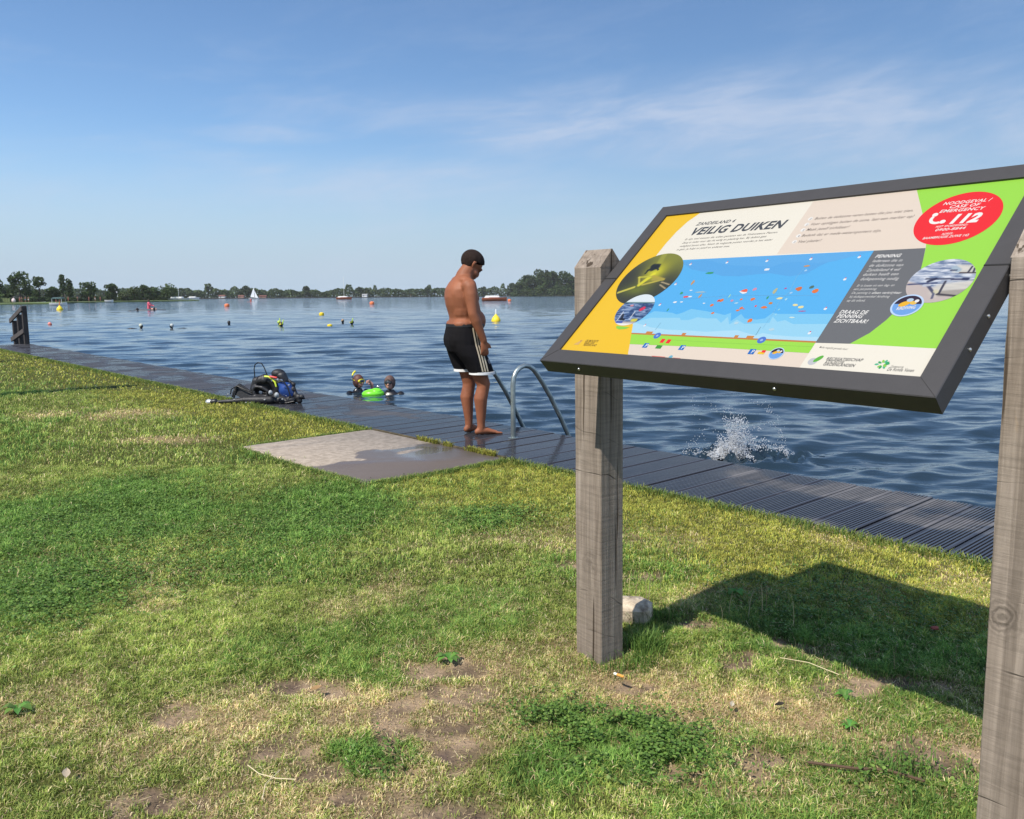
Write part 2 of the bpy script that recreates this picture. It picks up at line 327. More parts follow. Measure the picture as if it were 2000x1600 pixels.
while s<25.6:
    w=PW-.012; zt=random.uniform(-.003,.003); tip=random.uniform(-.012,.012); tilt=random.uniform(-.002,.002)
    pr=[(0,-.03),(0,-.004)]
    g0=.010; step=(w-2*g0)/NG; wetflat=(4.3<s<6.4)
    dep=.004 if wetflat else (.0085 if s<9 else .002)
    for k in range(NG):
        x0=g0+k*step
        pr+=[(x0,0),(x0+step*.48,0),(x0+step*.62,-dep),(x0+step*.9,-dep)]
    pr+=[(w-g0*.4,0),(w,-.004),(w,-.03)]
    t0=T_GRASS+.0; t1=T_EDGE+tip
    r0=[ST(s+x,t0,z+zt+tilt*x/w) for x,z in pr]; r1=[ST(s+x,t1,z+zt+tilt*x/w) for x,z in pr]
    n=len(pr); b0=len(mb.v); mb.add(r0+r1,[(i+1,i,n+i,n+i+1) for i in range(n-1)]+[tuple(range(n)),tuple(range(2*n-1,n-1,-1))])
    s+=PW
for t_ in (T_GRASS+.08,T_EDGE-.1): mb.box(ST(11.3,t_,-.11),(28.7,.07,.16),(DS,DT,V(0,0,1)))
k=-2.5
while k<25.6:
    mb.box(ST(k,T_EDGE-.1,-.75),(.12,.12,1.3),(DS,DT,V(0,0,1))); k+=2.0
bw=mb.build('boardwalk',board_mat(),smooth=False); tag(bw,kind='structure')
# weathered kerb board between slab and boardwalk
mb=MB(); mb.box(ST(5.52,4.045,.005),(1.84,.025,.05),(DS,DT,V(0,0,1)),bev=.004); tag(mb.build('kerb',mat('kerb_wood',(.07,.055,.03),.9,var=.5,scale=20),smooth=False),'mossy timber kerb between the concrete slab and the boardwalk',kind='structure')

# ------------------------------------------------------------- water
def make_water():
    ys=[3.0]
    while ys[-1]<1180: ys.append(ys[-1]*1.0062)
    ys=np.array(ys); xr=np.concatenate([[-1.35,-1.2],np.linspace(-.92,.92,330),[1.2,1.35]])
    Yg,Xr=np.meshgrid(ys,xr,indexing='ij'); Xg=Xr*Yg
    Zg=np.zeros_like(Xg); DX=np.zeros_like(Xg); DY=np.zeros_like(Xg)
    rg=np.random.default_rng(5)
    res=np.maximum(Yg*.0062,Yg*.0056)
    for i in range(190):
        lam=.11*(2.6/.11)**rg.random(); th=R(-84)+rg.normal()*.42*(1.15 if lam<.6 else .8); kx,ky=math.cos(th)*2*math.pi/lam,math.sin(th)*2*math.pi/lam
        amp=.0025*lam**.68*(1.0 if lam<1.6 else .8); ph=rg.random()*6.283
        fade=sstep(2.5,5.5,lam/res); p=kx*Xg+ky*Yg+ph
        env=.55+.9*vn(Xg,Yg,5.0+lam*3,50+i%7)
        Zg+=amp*fade*np.cos(p)*env; q=amp*fade*.8*np.sin(p)*env; DX-=q*math.cos(th); DY-=q*math.sin(th)
    cx_,cy_=2.15,7.7
    d=np.hypot(Xg-cx_,(Yg-cy_)); d2=np.hypot((Xg-cx_-.1)/.62,(Yg-cy_)/.42); Zg+=np.exp(-d2**4)*(vn(Xg,Yg,.075,77,3)-.42)*.30 + .02*np.cos(d*11)*np.exp(-(d/.9)**2)
    v=np.stack([Xg+DX,Yg+DY,Zg+WATER],-1).reshape(-1,3); a,b=Xg.shape; idx=np.arange(a*b).reshape(a,b)
    f=np.stack([idx[:-1,:-1],idx[:-1,1:],idx[1:,1:],idx[1:,:-1]],-1).reshape(-1,4)
    m=bpy.data.materials.new('lake_water'); m.use_nodes=True; t=m.node_tree; n=t.nodes; l=t.links; bs=n['Principled BSDF']
    bs.inputs['Base Color'].default_value=(.016,.030,.042,1); bs.inputs['IOR'].default_value=1.42; bs.inputs['Roughness'].default_value=.05
    tc=n.new('ShaderNodeTexCoord'); 
    def ns(sc,st,det,rot_=0):
        k=n.new('ShaderNodeMapping'); k.inputs['Scale'].default_value=st; k.inputs['Rotation'].default_value=(0,0,rot_); l.new(tc.outputs['Object'],k.inputs[0])
        q=n.new('ShaderNodeTexNoise'); q.inputs['Scale'].default_value=sc; q.inputs['Detail'].default_value=det; q.inputs['Roughness'].default_value=.5; l.new(k.outputs[0],q.inputs['Vector']); return q.outputs[0]
    b1=n.new('ShaderNodeBump'); b1.inputs['Distance'].default_value=.035; b1.inputs['Strength'].default_value=.38; l.new(ns(4.5,(.6,1.3,1),3,.12),b1.inputs['Height'])
    # wider waves take over where the mesh is too coarse to carry them
    cdn=n.new('ShaderNodeSeparateXYZ'); l.new(tc.outputs['Object'],cdn.inputs[0])
    mr=n.new('ShaderNodeMapRange'); l.new(cdn.outputs[1],mr.inputs[0]); mr.inputs[1].default_value=25; mr.inputs[2].default_value=110; mr.inputs[3].default_value=0; mr.inputs[4].default_value=.9
    b2=n.new('ShaderNodeBump'); b2.inputs['Distance'].default_value=.30; l.new(mr.outputs[0],b2.inputs['Strength']); l.new(ns(.55,(.5,1.5,1),4,.1),b2.inputs['Height']); l.new(b1.outputs[0],b2.inputs['Normal'])
    l.new(b2.outputs[0],bs.inputs['Normal'])
    o=np_mesh('water',v,f,m,None,True); tag(o,kind='structure')
make_water()

# ------------------------------------------------------------- grass blades
def blades(x,y,z,h,w,lean,col,seed):
    rg=np.random.default_rng(seed); n=len(x)
    a=rg.random(n)*6.283; b=a+1.57+rg.normal(size=n)*.5
    dx,dy=np.cos(a),np.sin(a); wx,wy=np.cos(b)*w/2,np.sin(b)*w/2
    L=h*lean
    P=np.zeros((n,5,3),np.float32)
    P[:,0]=np.stack([x-wx,y-wy,z-.004],-1);P[:,1]=np.stack([x+wx,y+wy,z-.004],-1)
    mx,my=x+dx*L*.35,y+dy*L*.35; mz=z+h*.62*np.sqrt(np.maximum(.2,1-(lean*.5)**2))
    P[:,2]=np.stack([mx+wx*.8,my+wy*.8,mz],-1);P[:,3]=np.stack([mx-wx*.8,my-wy*.8,mz],-1)
    P[:,4]=np.stack([x+dx*L,y+dy*L,z+h*np.sqrt(np.maximum(.12,1-lean**2*.6))],-1)
    i=(np.arange(n)*5)[:,None]
    F=np.concatenate([i+np.array([[0,1,2]]),i+np.array([[0,2,3]]),i+np.array([[3,2,4]])],0)
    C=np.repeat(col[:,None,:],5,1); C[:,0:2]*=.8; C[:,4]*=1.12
    return P.reshape(-1,3),F,C.reshape(-1,3)
def in_slab(x,y,m=0):
    s_=x*DS.x+y*DS.y; t_=x*DT.x+y*DT.y
    return (s_>4.60-m)&(s_<6.47+m)&(t_>2.80-m)
def scatter(n,y0,y1,seed,xr=.70,pad=.35):
    rg=np.random.default_rng(seed); y=np.sqrt(rg.random(n)*(y1**2-y0**2)+y0**2); x=(rg.random(n)*2-1)*(xr*y+pad); 
    t_=x*DT.x+y*DT.y; s_=x*DS.x+y*DS.y
    k=(t_<T_GRASS+.035+.03*(vn(x,y,.15,61)-.3))&(~in_slab(x,y,-.03))&(s_<25.6)
    return x[k],y[k]
GREEN=np.array([[.19,.240,.05],[.25,.295,.065],[.12,.180,.04],[.30,.32,.085],[.21,.255,.055]])
OLIVE=np.array([[.27,.265,.048],[.33,.305,.062],[.21,.235,.042],[.29,.275,.052]])
LUSHC=np.array([[.085,.165,.030],[.125,.215,.042],[.17,.255,.055],[.10,.185,.036]])
STRAW=np.array([[.52,.40,.22],[.42,.32,.17],[.60,.49,.30],[.33,.24,.125],[.48,.42,.19]])
def pick(P,n,rg): return P[rg.integers(0,len(P),n)]
allP=[];allF=[];allC=[];base=0
def emit(x,y,h,w,lean,col,seed):
    global base
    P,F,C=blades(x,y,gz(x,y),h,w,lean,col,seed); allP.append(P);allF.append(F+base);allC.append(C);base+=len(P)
for n,y0,y1,hw,seed in ((760000,1.5,3.4,(.0145,.0019),101),(560000,3.4,6.0,(.0175,.0030),102),(280000,6,11,(.025,.0056),103),(150000,11,24,(.034,.012),104)):
    rg=np.random.default_rng(seed+50); x,y=scatter(n,y0,y1,seed)
    so1=f_soil(x,y); dr=f_dry(x,y); lu=f_lush(x,y); ol=f_olive(x,y)
    lu=lu*(1-ol*.75); dr=dr*(1-.8*lu)
    clump=vn(x,y,.05,70,2); tuft=vn(x,y,.028*(1+y*.10),75,2)
    keep=rg.random(len(x))<np.clip((1-so1*.93)*(1-dr*.30)*(.40+1.0*sstep(.32,.62,clump)),.02,1)
    x,y,so1,dr,lu,ol,tuft=[q[keep] for q in (x,y,so1,dr,lu,ol,tuft)]; n_=len(x)
    ps=np.clip(.07+dr*.60+so1*.3-lu*.25-ol*.08+.12*(vn(x,y,.12,71)-.5),.02,.93); r_=rg.random(n_)
    col=pick(GREEN,n_,rg); k=rg.random(n_)<ol*.9; col[k]=pick(OLIVE,k.sum(),rg); k=rg.random(n_)<lu; col[k]=pick(LUSHC,k.sum(),rg); k=r_<ps; col[k]=pick(STRAW,k.sum(),rg)
    tone=(.72+.56*vn(x,y,.35,72,3))*(.62+.95*tuft); col=col*(tone*(.75+.5*rg.random(n_)))[:,None]*1.42
    h=hw[0]*(.5+.9*rg.random(n_))*(1+.55*lu-.30*dr-.25*ol)*(1-.4*so1)*(.45+1.25*tuft); w=hw[1]*1.2*(.7+.6*rg.random(n_)); lean=np.clip(.35+.75*rg.random(n_)+.15*dr,0,1.2)
    emit(x,y,h,w,lean,col,seed+9)
# longer fringe along the boardwalk and round the slab, and tufts at the posts
rg=np.random.default_rng(300); n=26000; s_=rg.random(n)**1.5*25-1.5; t_=T_GRASS+.03-np.abs(rg.normal(size=n))*.06
x=DS.x*s_+DT.x*t_; y=DS.y*s_+DT.y*t_; k=~in_slab(x,y,.0); x,y=x[k],y[k]; emit(x,y,.034*(.5+rg.random(len(x))),.0030*(1+y*.12),.3+.6*rg.random(len(x)),pick(np.concatenate([GREEN,GREEN,LUSHC]),len(x),rg)*(.7+.5*rg.random((len(x),1))),301)
n=6000; e=rg.integers(0,3,n); q=rg.random(n); nn=np.abs(rg.normal(size=n))*.035
s_=np.where(e==0,4.62+q*1.8,np.where(e==1,4.58-nn,6.49+nn)); t_=np.where(e==0,2.78-nn,2.86+q*1.16)
x=DS.x*s_+DT.x*t_; y=DS.y*s_+DT.y*t_; emit(x,y,.034*(.4+rg.random(n)),.0045+0*x,.4+.6*rg.random(n),pick(np.concatenate([GREEN,LUSHC]),n,rg)*(.8+.5*rg.random((n,1))),302)
n=1500; s_=4.65+rg.random(n)**1.6*1.1; t_=4.03+rg.normal(size=n)*.012; k=vn(s_,t_,.09,5)>.45; s_=s_[k];t_=t_[k]; x=DS.x*s_+DT.x*t_; y=DS.y*s_+DT.y*t_
P,F,C=blades(x,y,.02+0*x,.035*(.5+rg.random(len(x))),.007+0*x,.6+0*x,pick(OLIVE,len(x),rg)*1.1,303); allP.append(P);allF.append(F+base);allC.append(C);base+=len(P)
for (px,py,sx,sy,n,hh) in ((.33,2.62,.11,.04,120,.04),(.47,2.76,.06,.05,420,.08),(.43,2.66,.05,.03,160,.05),(.50,3.02,.12,.05,400,.05),(1.02,1.82,.1,.08,160,.06),(1.0,2.02,.12,.07,260,.05)):
    x=px+rg.normal(size=n)*sx*.6; y=py+rg.normal(size=n)*sy*.7; emit(x,y,hh*(.4+rg.random(n)),.0028+0*x,.25+.6*rg.random(n),pick(LUSHC,n,rg)*(.8+.6*rg.random((n,1))),int(px*999))
# dry upright stalks
sx,sy=scatter(900,2.2,7,401); k=f_dry(sx,sy)>.35; sx,sy=sx[k],sy[k]; n=len(sx); emit(sx,sy,.07*(.5+rg.random(n)),.0022+0*sx,.1+.3*rg.random(n),pick(STRAW,n,rg)*1.1,402)
px_=np.array([.47,.50,.53,.55,.60,.62,.80,.83,.9,.97,1.0,1.06,.78,-4.6,-4.3,-4.0,-3.8]); py_=np.array([3.2,3.22,3.12,3.2,3.0,3.3,3.0,3.02,3.0,3.05,3.1,2.95,2.9,8.6,8.4,9.0,8.2]); emit(px_,py_,.09+.05*rg.random(len(px_)),.004+0*px_,.15+0*px_,pick(STRAW,len(px_),rg),403)
gm=attr_mat('grass_blades',.55,.25,.28)
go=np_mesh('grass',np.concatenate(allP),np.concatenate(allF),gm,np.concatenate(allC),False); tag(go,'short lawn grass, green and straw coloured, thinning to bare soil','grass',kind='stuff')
# fallen dead straws lying flat
sx,sy=scatter(14000,1.6,4.5,411); rg=np.random.default_rng(412); n=len(sx); a_=rg.random(n)*6.28; L=.008+.020*rg.random(n)**2; w=.0007
d=np.stack([np.cos(a_),np.sin(a_)],-1); p0=np.stack([sx,sy],-1); nrm=np.stack([-d[:,1],d[:,0]],-1)*w
z=gz(sx,sy)+.012+.01*rg.random(n); Q=np.stack([np.c_[p0-nrm,z],np.c_[p0+nrm,z],np.c_[p0+nrm+d*L[:,None],z+.004],np.c_[p0-nrm+d*L[:,None],z+.004]],1).reshape(-1,3)
o=np_mesh('straw',Q,np.arange(4*n).reshape(-1,4),attr_mat('straw_bits',.7,.2,.1),np.repeat(pick(STRAW,n,rg)*1.1,4,0)); tag(o,'loose dead straws lying over the lawn','straw',kind='stuff')
# clover leaves in the dark green patches
def leaves(x,y,z,r,col,rg,name,label,cat):
    n=len(x); a_=rg.random(n)*6.28; tl_=rg.random(n)*.7; dx=np.stack([np.cos(a_)*np.cos(tl_),np.sin(a_)*np.cos(tl_),np.sin(tl_)],-1); dy=np.stack([-np.sin(a_),np.cos(a_),0*a_],-1)
    c=np.stack([x,y,z],-1); P=[]
    for (u,v) in ((0,0),(.55,.5),(1,.35),(1.05,0),(1,-.35),(.55,-.5)): P.append(c+dx*(u*r)[:,None]+dy*(v*r)[:,None])
    P=np.stack(P,1).reshape(-1,3); F=np.arange(6*n).reshape(-1,6)
    return tag(np_mesh(name,P,F,attr_mat('leafy',.5,.3,.3),np.repeat(col,6,0)),label,cat,kind='stuff')
rg=np.random.default_rng(500); X_=[];Y_=[]
for cx_,cy_,a_,b_,n in ((.34,2.15,.24,.18,5200),(.12,2.3,.16,.12,900),(-.38,2.08,.12,.10,220),(1.0,1.98,.18,.12,500),(-2.4,4.5,.75,1.1,16000),(-1.95,3.35,.45,.5,8000),(-1.08,4.66,.45,.5,5000),(-.1,4.5,.3,.3,2500),(1.3,3.1,.5,.4,3500),(-1.3,3.9,.5,.6,4000)):
    q=rg.normal(size=(n,2))*.5; X_.append(cx_+q[:,0]*a_);Y_.append(cy_+q[:,1]*b_)
X_=np.concatenate(X_);Y_=np.concatenate(Y_); n=len(X_); k=vn(X_,Y_,.04,88,2)>.42; X_,Y_=X_[k],Y_[k]; n=len(X_)
leaves(X_,Y_,gz(X_,Y_)+.008+.028*rg.random(n),.006+.005*rg.random(n)+.001*np.clip(Y_-2,0,3),pick(LUSHC,n,rg)*(.7+.9*rg.random((n,1))),rg,'clover','dark green clover growing in patches through the lawn','clover')

# ------------------------------------------------------------- small things on the lawn
def weed(x,y,r,n,label,seed):
    rd=random.Random(seed); z0=float(gz(np.array([x]),np.array([y]))[0]); m=MB()
    for i in range(n):
        a=6.28*i/n+rd.uniform(-.3,.3); L=r*rd.uniform(.7,1.15); d=V(math.cos(a),math.sin(a),0); e=V(-d.y,d.x,0); c=(rd.uniform(.09,.15),rd.uniform(.22,.32),.05)
        rows=[]
        for q,wd,hz in ((0,.06,.0),(.25,.16,.35),(.5,.27,.5),(.75,.22,.42),(1,.02,.22)):
            p=V(x,y,z0+.012)+d*L*q+V(0,0,L*hz); rows.append([p-e*L*wd,p+V(0,0,-L*.05),p+e*L*wd])
        m.loft(rows,closed=False,col=c)
    m.build('weed',attr_mat('leafy',.5,.3,.3),loc=(x,y,z0)); o=bpy.context.scene.collection.objects[-1]; tag(o,label,'weed','broad-leaved weeds in the lawn')
weed(-1.5,2.33,.045,7,'broad-leaved weed in the grass near the left border of the lawn foreground',1)
weed(1.02,2.38,.035,6,'pale green weed in the grass right of the worn patch, near the right post',2)
weed(.91,3.24,.05,5,'bluish weed standing in the shadow of the information sign',3)
weed(-.22,2.66,.05,8,'flat spreading weed on bare soil left of the left sign post',4)
weed(.97,2.22,.03,6,'small round-leaved weed in dry grass before the right post',5)
m=MB(); rd=random.Random(4)
z0=0
ring=[]
q_=MB(); q_.box((.452,3.03,.034),(.165,.11,.095),(V(.93,-.30,.05).normalized(),V(.30,.93,.08).normalized(),V(-.07,-.06,1).normalized()),bev=.022); m=q_
st=m.build('stone',mat('pale_stone',(.26,.18,.11),.95,var=.35,scale=26,bump=1,bscale=45,col2=(.50,.42,.31)),loc=(.455,3.03,0)); organic_later=st; tag(st,'pale rough stone lying behind the foot of the left sign post','stone')
m=MB(); m.tube([(.335,2.515,.026),(.352,2.50,.026)],.0042,mi=0); m.tube([(.328,2.521,.026),(.335,2.515,.026)],.0042,mi=1)
tag(m.build('cigarette_butt',[mat('filter_orange',(.75,.33,.06),.8),mat('filter_white',(.8,.78,.7),.8)],loc=(.335,2.515,0)),'orange cigarette butt on the grass in front of the left post','litter')
m=MB(); m.box((1.55,2.87,.025),(.03,.018,.012),bev=.004); tag(m.build('brick_chip',mat('brick_red',(.35,.09,.06),.9,var=.3),loc=(1.55,2.87,0)),'reddish brick chip lying in the shadow of the sign','chip')
for i,(a,lb) in enumerate(((((-.70,2.00),(-.66,1.965),(-.61,1.945),(-.56,1.94)),'long pale curved straw stalk on the grass at the bottom left of the worn soil'),(((.78,2.02),(.88,1.99),(.97,1.98),(1.04,1.93)),'dark twig lying on dry grass before the right post'),(((.90,2.62),(.98,2.58),(1.05,2.50)),'thin pale stalk lying right of the shadow edge'),(((-.61,1.98),(-.63,1.92),(-.62,1.86)),'short pale stalk stuck in the turf at the bottom of the lawn'))):
    m=MB(); m.tube([(x,y,float(gz(np.array([x]),np.array([y]))[0])+.026) for x,y in a],[.0013]*len(a) if i!=1 else [.004]*len(a),seg=6)
    tag(m.build('twig' if i==1 else 'stalk',mat('twig_dark',(.10,.06,.035),.9) if i==1 else mat('stalk_pale',(.62,.52,.32),.8),loc=(a[0][0],a[0][1],0)),lb,'twig' if i==1 else 'stalk')
def fallen_leaf(x,y,r,c,a,label):
    m=MB(); z=float(gz(np.array([x]),np.array([y]))[0])+.03; d=V(math.cos(a),math.sin(a),.15); e=V(-math.sin(a),math.cos(a),.25)
    m.loft([[V(x,y,z)+d*r*u-e*r*w,V(x,y,z-.003)+d*r*u,V(x,y,z)+d*r*u+e*r*w] for u,w in ((-1,.02),(-.5,.35),(0,.5),(.5,.38),(1,.02))],closed=False,col=c)
    tag(m.build('fallen_leaf',attr_mat('leafy',.5,.3,.3),loc=(x,y,0)),label,'leaf','fallen leaves on the lawn')
fallen_leaf(-.62,2.42,.018,(.42,.26,.12),.4,'curled tan leaf on the worn grass left of the left post')
fallen_leaf(.66,2.33,.014,(.62,.55,.42),1.2,'pale dry leaf on the straw between the two posts')
fallen_leaf(-1.16,1.97,.02,(.62,.5,.36),2.0,'pale leaf at the left end of the lawn foreground')
fallen_leaf(.80,2.32,.015,(.03,.025,.02),.1,'dark rotten leaf on the grass between the posts')

# ------------------------------------------------------------- information sign
AX=V(.6005,-.7996,0); NN=V(.7996,.6005,0); TI=R(42.48); UP=(NN*math.cos(TI)+V(0,0,math.sin(TI))); NO=(V(0,0,1)*math.cos(TI)-NN*math.sin(TI))
BL=V(.0855,2.4995,1.0509); PWD,PHT=1.197,.722
H_=[-0.010203712152574713,-0.007936220563113664,16.36788803852457,-0.0008236567807437682,0.009203469245702088,-5.628691383780999,-0.0029318079892336705,-0.003453304300154848]
def uv(x,y):
    """measured print layout -> metres on the rectified sign face"""
    w=H_[6]*x+H_[7]*y+1; return ((H_[0]*x+H_[1]*y+H_[2])/w,(H_[3]*x+H_[4]*y+H_[5])/w)
def PP(u,v,d=0): return BL+AX*u+UP*v+NO*d
sign=empty('information_sign',(.298,2.646,0),'tilted information board about safe diving in a dark grey frame between two grey wooden posts','sign')
def post_mat():
    m=bpy.data.materials.new('weathered_wood'); m.use_nodes=True; t=m.node_tree; n=t.nodes; l=t.links; b=n['Principled BSDF']
    tc=n.new('ShaderNodeTexCoord')
    def noise(sc,st,det=6,dist=0,rg=.6):
        k=n.new('ShaderNodeMapping'); k.inputs['Scale'].default_value=st; l.new(tc.outputs['Object'],k.inputs[0]); q=n.new('ShaderNodeTexNoise'); q.inputs['Scale'].default_value=sc; q.inputs['Detail'].default_value=det; q.inputs['Distortion'].default_value=dist; q.inputs['Roughness'].default_value=rg; l.new(k.outputs[0],q.inputs['Vector']); return q.outputs[0]
    def ramp(src,els):
        r=n.new('ShaderNodeValToRGB'); l.new(src,r.inputs[0]); e=r.color_ramp.elements
        for i,(p,c) in enumerate(els):
            x=e[i] if i<2 else e.new(p)
            x.position=p; x.color=(*c,1)
        return r.outputs[0]
    base=ramp(noise(9,(1,1,.10),8,1.2),[(.25,(.17,.135,.106)),(.75,(.39,.33,.275)),(.5,(.285,.235,.19))])
    fine=ramp(noise(46,(1,1,.035),7,.9),[(.33,(.62,.61,.60)),(.65,(1.1,1.1,1.1))])
    saw=ramp(noise(34,(.18,.18,2.6),5,.5),[(.34,(.86,.86,.86)),(.56,(1.04,1.04,1.04))])
    sx_=n.new('ShaderNodeSeparateXYZ'); l.new(tc.outputs['Object'],sx_.inputs[0])
    def M(op,a_,b_=None,c_=None):
        q=n.new('ShaderNodeMath'); q.operation=op
        for i,v in enumerate((a_,b_,c_)):
            if v is None: continue
            if isinstance(v,(int,float)): q.inputs[i].default_value=v
            else: l.new(v,q.inputs[i])
        return q.outputs[0]
    ph=M('ADD',M('ADD',M('MULTIPLY',sx_.outputs[2],7.2),M('MULTIPLY',M('ADD',sx_.outputs[0],sx_.outputs[1]),2.1)),M('MULTIPLY',noise(3.0,(.5,.5,1),3),1.6))
    ln=M('ABSOLUTE',M('SUBTRACT',M('FRACT',ph),.5))
    band=n.new('ShaderNodeMapRange'); l.new(M('ADD',ln,M('MULTIPLY',noise(11,(1,1,.6),3),.03)),band.inputs[0]); band.inputs[1].default_value=.018; band.inputs[2].default_value=.034; band.inputs[3].default_value=.45; band.inputs[4].default_value=1
    msk=n.new('ShaderNodeMapRange'); l.new(noise(5,(1,1,1),2),msk.inputs[0]); msk.inputs[1].default_value=.46; msk.inputs[2].default_value=.56
    zt_=n.new('ShaderNodeMapRange'); l.new(sx_.outputs[2],zt_.inputs[0]); zt_.inputs[1].default_value=1.30; zt_.inputs[2].default_value=1.27
    mz_=M('MULTIPLY',msk.outputs[0],zt_.outputs[0])
    crack=n.new('ShaderNodeMix'); crack.data_type='RGBA'; l.new(mz_,crack.inputs[0]); crack.inputs[6].default_value=(1,1,1,1); l.new(band.outputs[0],crack.inputs[7]); crack=crack.outputs[2]
    check=ramp(noise(48,(1,1,.022),2,.25,.4),[(.335,(.30,.27,.24)),(.365,(1,1,1))])
    kn=None
    for kx,ky,kz in ((.745,-.975,.56),(-.06,.03,.34)):
        dv=n.new('ShaderNodeVectorMath'); dv.operation='DISTANCE'; l.new(tc.outputs['Object'],dv.inputs[0]); dv.inputs[1].default_value=(kx,ky,kz)
        d_=M('ADD',dv.outputs['Value'],M('MULTIPLY',M('SUBTRACT',noise(16,(1,1,.6),4),.5),.075))
        w_=n.new('ShaderNodeMapRange'); l.new(d_,w_.inputs[0]); w_.inputs[1].default_value=.016; w_.inputs[2].default_value=.060; w_.inputs[3].default_value=.36; w_.inputs[4].default_value=0
        v=M('SUBTRACT',1.0,M('MULTIPLY',w_.outputs[0],M('ADD',M('MULTIPLY',M('SINE',M('MULTIPLY',d_,430)),.5),.75)))
        kn=v if kn is None else M('MULTIPLY',kn,v)
    knot=n.new('ShaderNodeCombineColor'); [l.new(kn,knot.inputs[i]) for i in range(3)]; knot=knot.outputs[0]
    yel=ramp(noise(14,(1,1,.35),4,1),[(.66,(1,1,1)),(.76,(1.25,1.08,.78))])
    cur=base
    for o_ in (fine,saw,crack,check,knot,yel):
        q=n.new('ShaderNodeMix'); q.data_type='RGBA'; q.blend_type='MULTIPLY'; q.inputs[0].default_value=1; l.new(cur,q.inputs[6]); l.new(o_,q.inputs[7]); cur=q.outputs[2]
    l.new(cur,b.inputs['Base Color']); b.inputs['Roughness'].default_value=.9; b.inputs['Specular IOR Level'].default_value=.2
    bw_=n.new('ShaderNodeRGBToBW'); l.new(cur,bw_.inputs[0]); bu=n.new('ShaderNodeBump'); bu.inputs['Distance'].default_value=.012; bu.inputs['Strength'].default_value=.9; l.new(bw_.outputs[0],bu.inputs['Height']); l.new(bu.outputs[0],b.inputs['Normal'])
    return m
PM=post_mat()
def post(corner,sgn,wA,wN,ztop,zr,lean,zb=-.15):
    """corner: inner front corner at ground; sgn -1 grows away along -AX"""
    m=MB(); c=Vector(corner)
    rd=random.Random(int(ztop*1000)); A=AX*sgn
    def ring(z,k=0,dn=0):
        sh=-AX*lean*z; o=c+sh+V(0,0,z); e=.003
        w0,w1=0,wA; n0,n1=0,wN
        pts=[(w0+e,n0),(w1-e,n0),(w1,n0+e),(w1,n1-e),(w1-e,n1),(w0+e,n1),(w0,n1-e),(w0,n0+e)]
        return [o+A*a+NN*b+V(0,0,dn*0) for a,b in pts]
    rings=[ring(zb+(ztop-zb)*i/24) for i in range(25)]
    # small irregularities of the sawn faces
    rings=[[p+AX*rd.uniform(-.0007,.0007)+NN*rd.uniform(-.0007,.0007) for p in r] for r in rings]
    m.loft(rings)
    # gabled top: ridge runs along the board's length
    o=c-AX*lean*ztop; 
    a0,a1,a2=[o+NN*b+V(0,0,z) for b,z in ((0,ztop),(wN*.5,zr),(wN,ztop))]; W_=A*wA
    m.add([a0,a1,a2,a0+W_,a1+W_,a2+W_],[(0,1,4,3),(1,2,5,4),(0,2,1),(3,4,5)])
    return m
post((.298,2.646,0),-1,.128,.104,1.335,1.395,.0148).build('post',PM,sign,smooth=False)
post((1.034,1.690,0),1,.128,.108,1.318,1.378,.0135).build('post',PM,sign,smooth=False)
FRM=mat('frame_grey',rgb(60,58,58),.55,var=.05,scale=30,bump=.08,bscale=300)
# mitred frame: flat lip, small chamfer, folded side
def frame():
    m=MB(); B=.050; D=.048
    def rect(i,d,): return [PP(i,i,d),PP(PWD-i,i,d),PP(PWD-i,PHT-i,d),PP(i,PHT-i,d)]
    prof=[(B,-.006),(B,0),(.002,0),(0,-.002),(0,-D),(.004,-D-.002),(.03,-D-.002)]
    n=len(prof); R_=[rect(i,d) for i,d in prof]
    # each side as own faces so the mitres stay sharp
    for k in range(4):
        k2=(k+1)%4; vs=[]
        for r in R_: vs+=[r[k],r[k2]]
        m.add(vs,[(2*i,2*i+1,2*i+3,2*i+2) for i in range(n-1)])
    return m
fr=frame().build('frame',FRM,sign,smooth=False)
m=MB(); m.box(PP(PWD/2,PHT/2,-.030),(PWD-.02,PHT-.02,.02),(AX,UP,NO)); m.build('back_panel',mat('back_dark',(.03,.03,.03),.6),sign,smooth=False)
# frame seams, brackets and bolts
SE=mat('seam_black',(.01,.01,.01),.8); ZN=mat('zinc_bolt',(.6,.6,.58),.3,metal=.9)
for u_,v_ in ((.025,.366),(PWD-.025,.375)):
    m=MB(); m.box(PP(u_,v_,.0006),(.05,.004,.0012),(AX,UP,NO)); m.build('seam',SE,fr,smooth=False)
for a,b,c_ in ((0,0,1),(PWD,0,-1)): 
    m=MB(); m.box(PP(a+c_*.025,.025,.0003),(.068,.0008,.0006),((AX*c_+UP).normalized(),(UP-AX*c_).normalized(),NO)); m.build('seam',SE,fr,smooth=False)
for u,off in ((-.009,-.02),(PWD+.009,.0)):
    m=MB(); c=PP(u,.345,-.085); m.box(c,(.006,.05,.13),(AX,NN,V(0,0,1)),bev=.002); m.build('bracket',mat('bracket_black',(.03,.03,.032),.5),sign,smooth=False)
for u in (.165,.83):
    m=MB(); m.ell(PP(u,-.001,-.022),(.005,.005,.004),(AX,NO,UP),seg=10,rn=6); m.build('bolt',ZN,sign)
for z_ in (.365,.245,.15):
    m=MB(); m.ell(PP(PWD+.001,z_,-.022),(.0045,.0045,.003),(UP,NO,AX),seg=10,rn=6); m.build('bolt',ZN,sign)

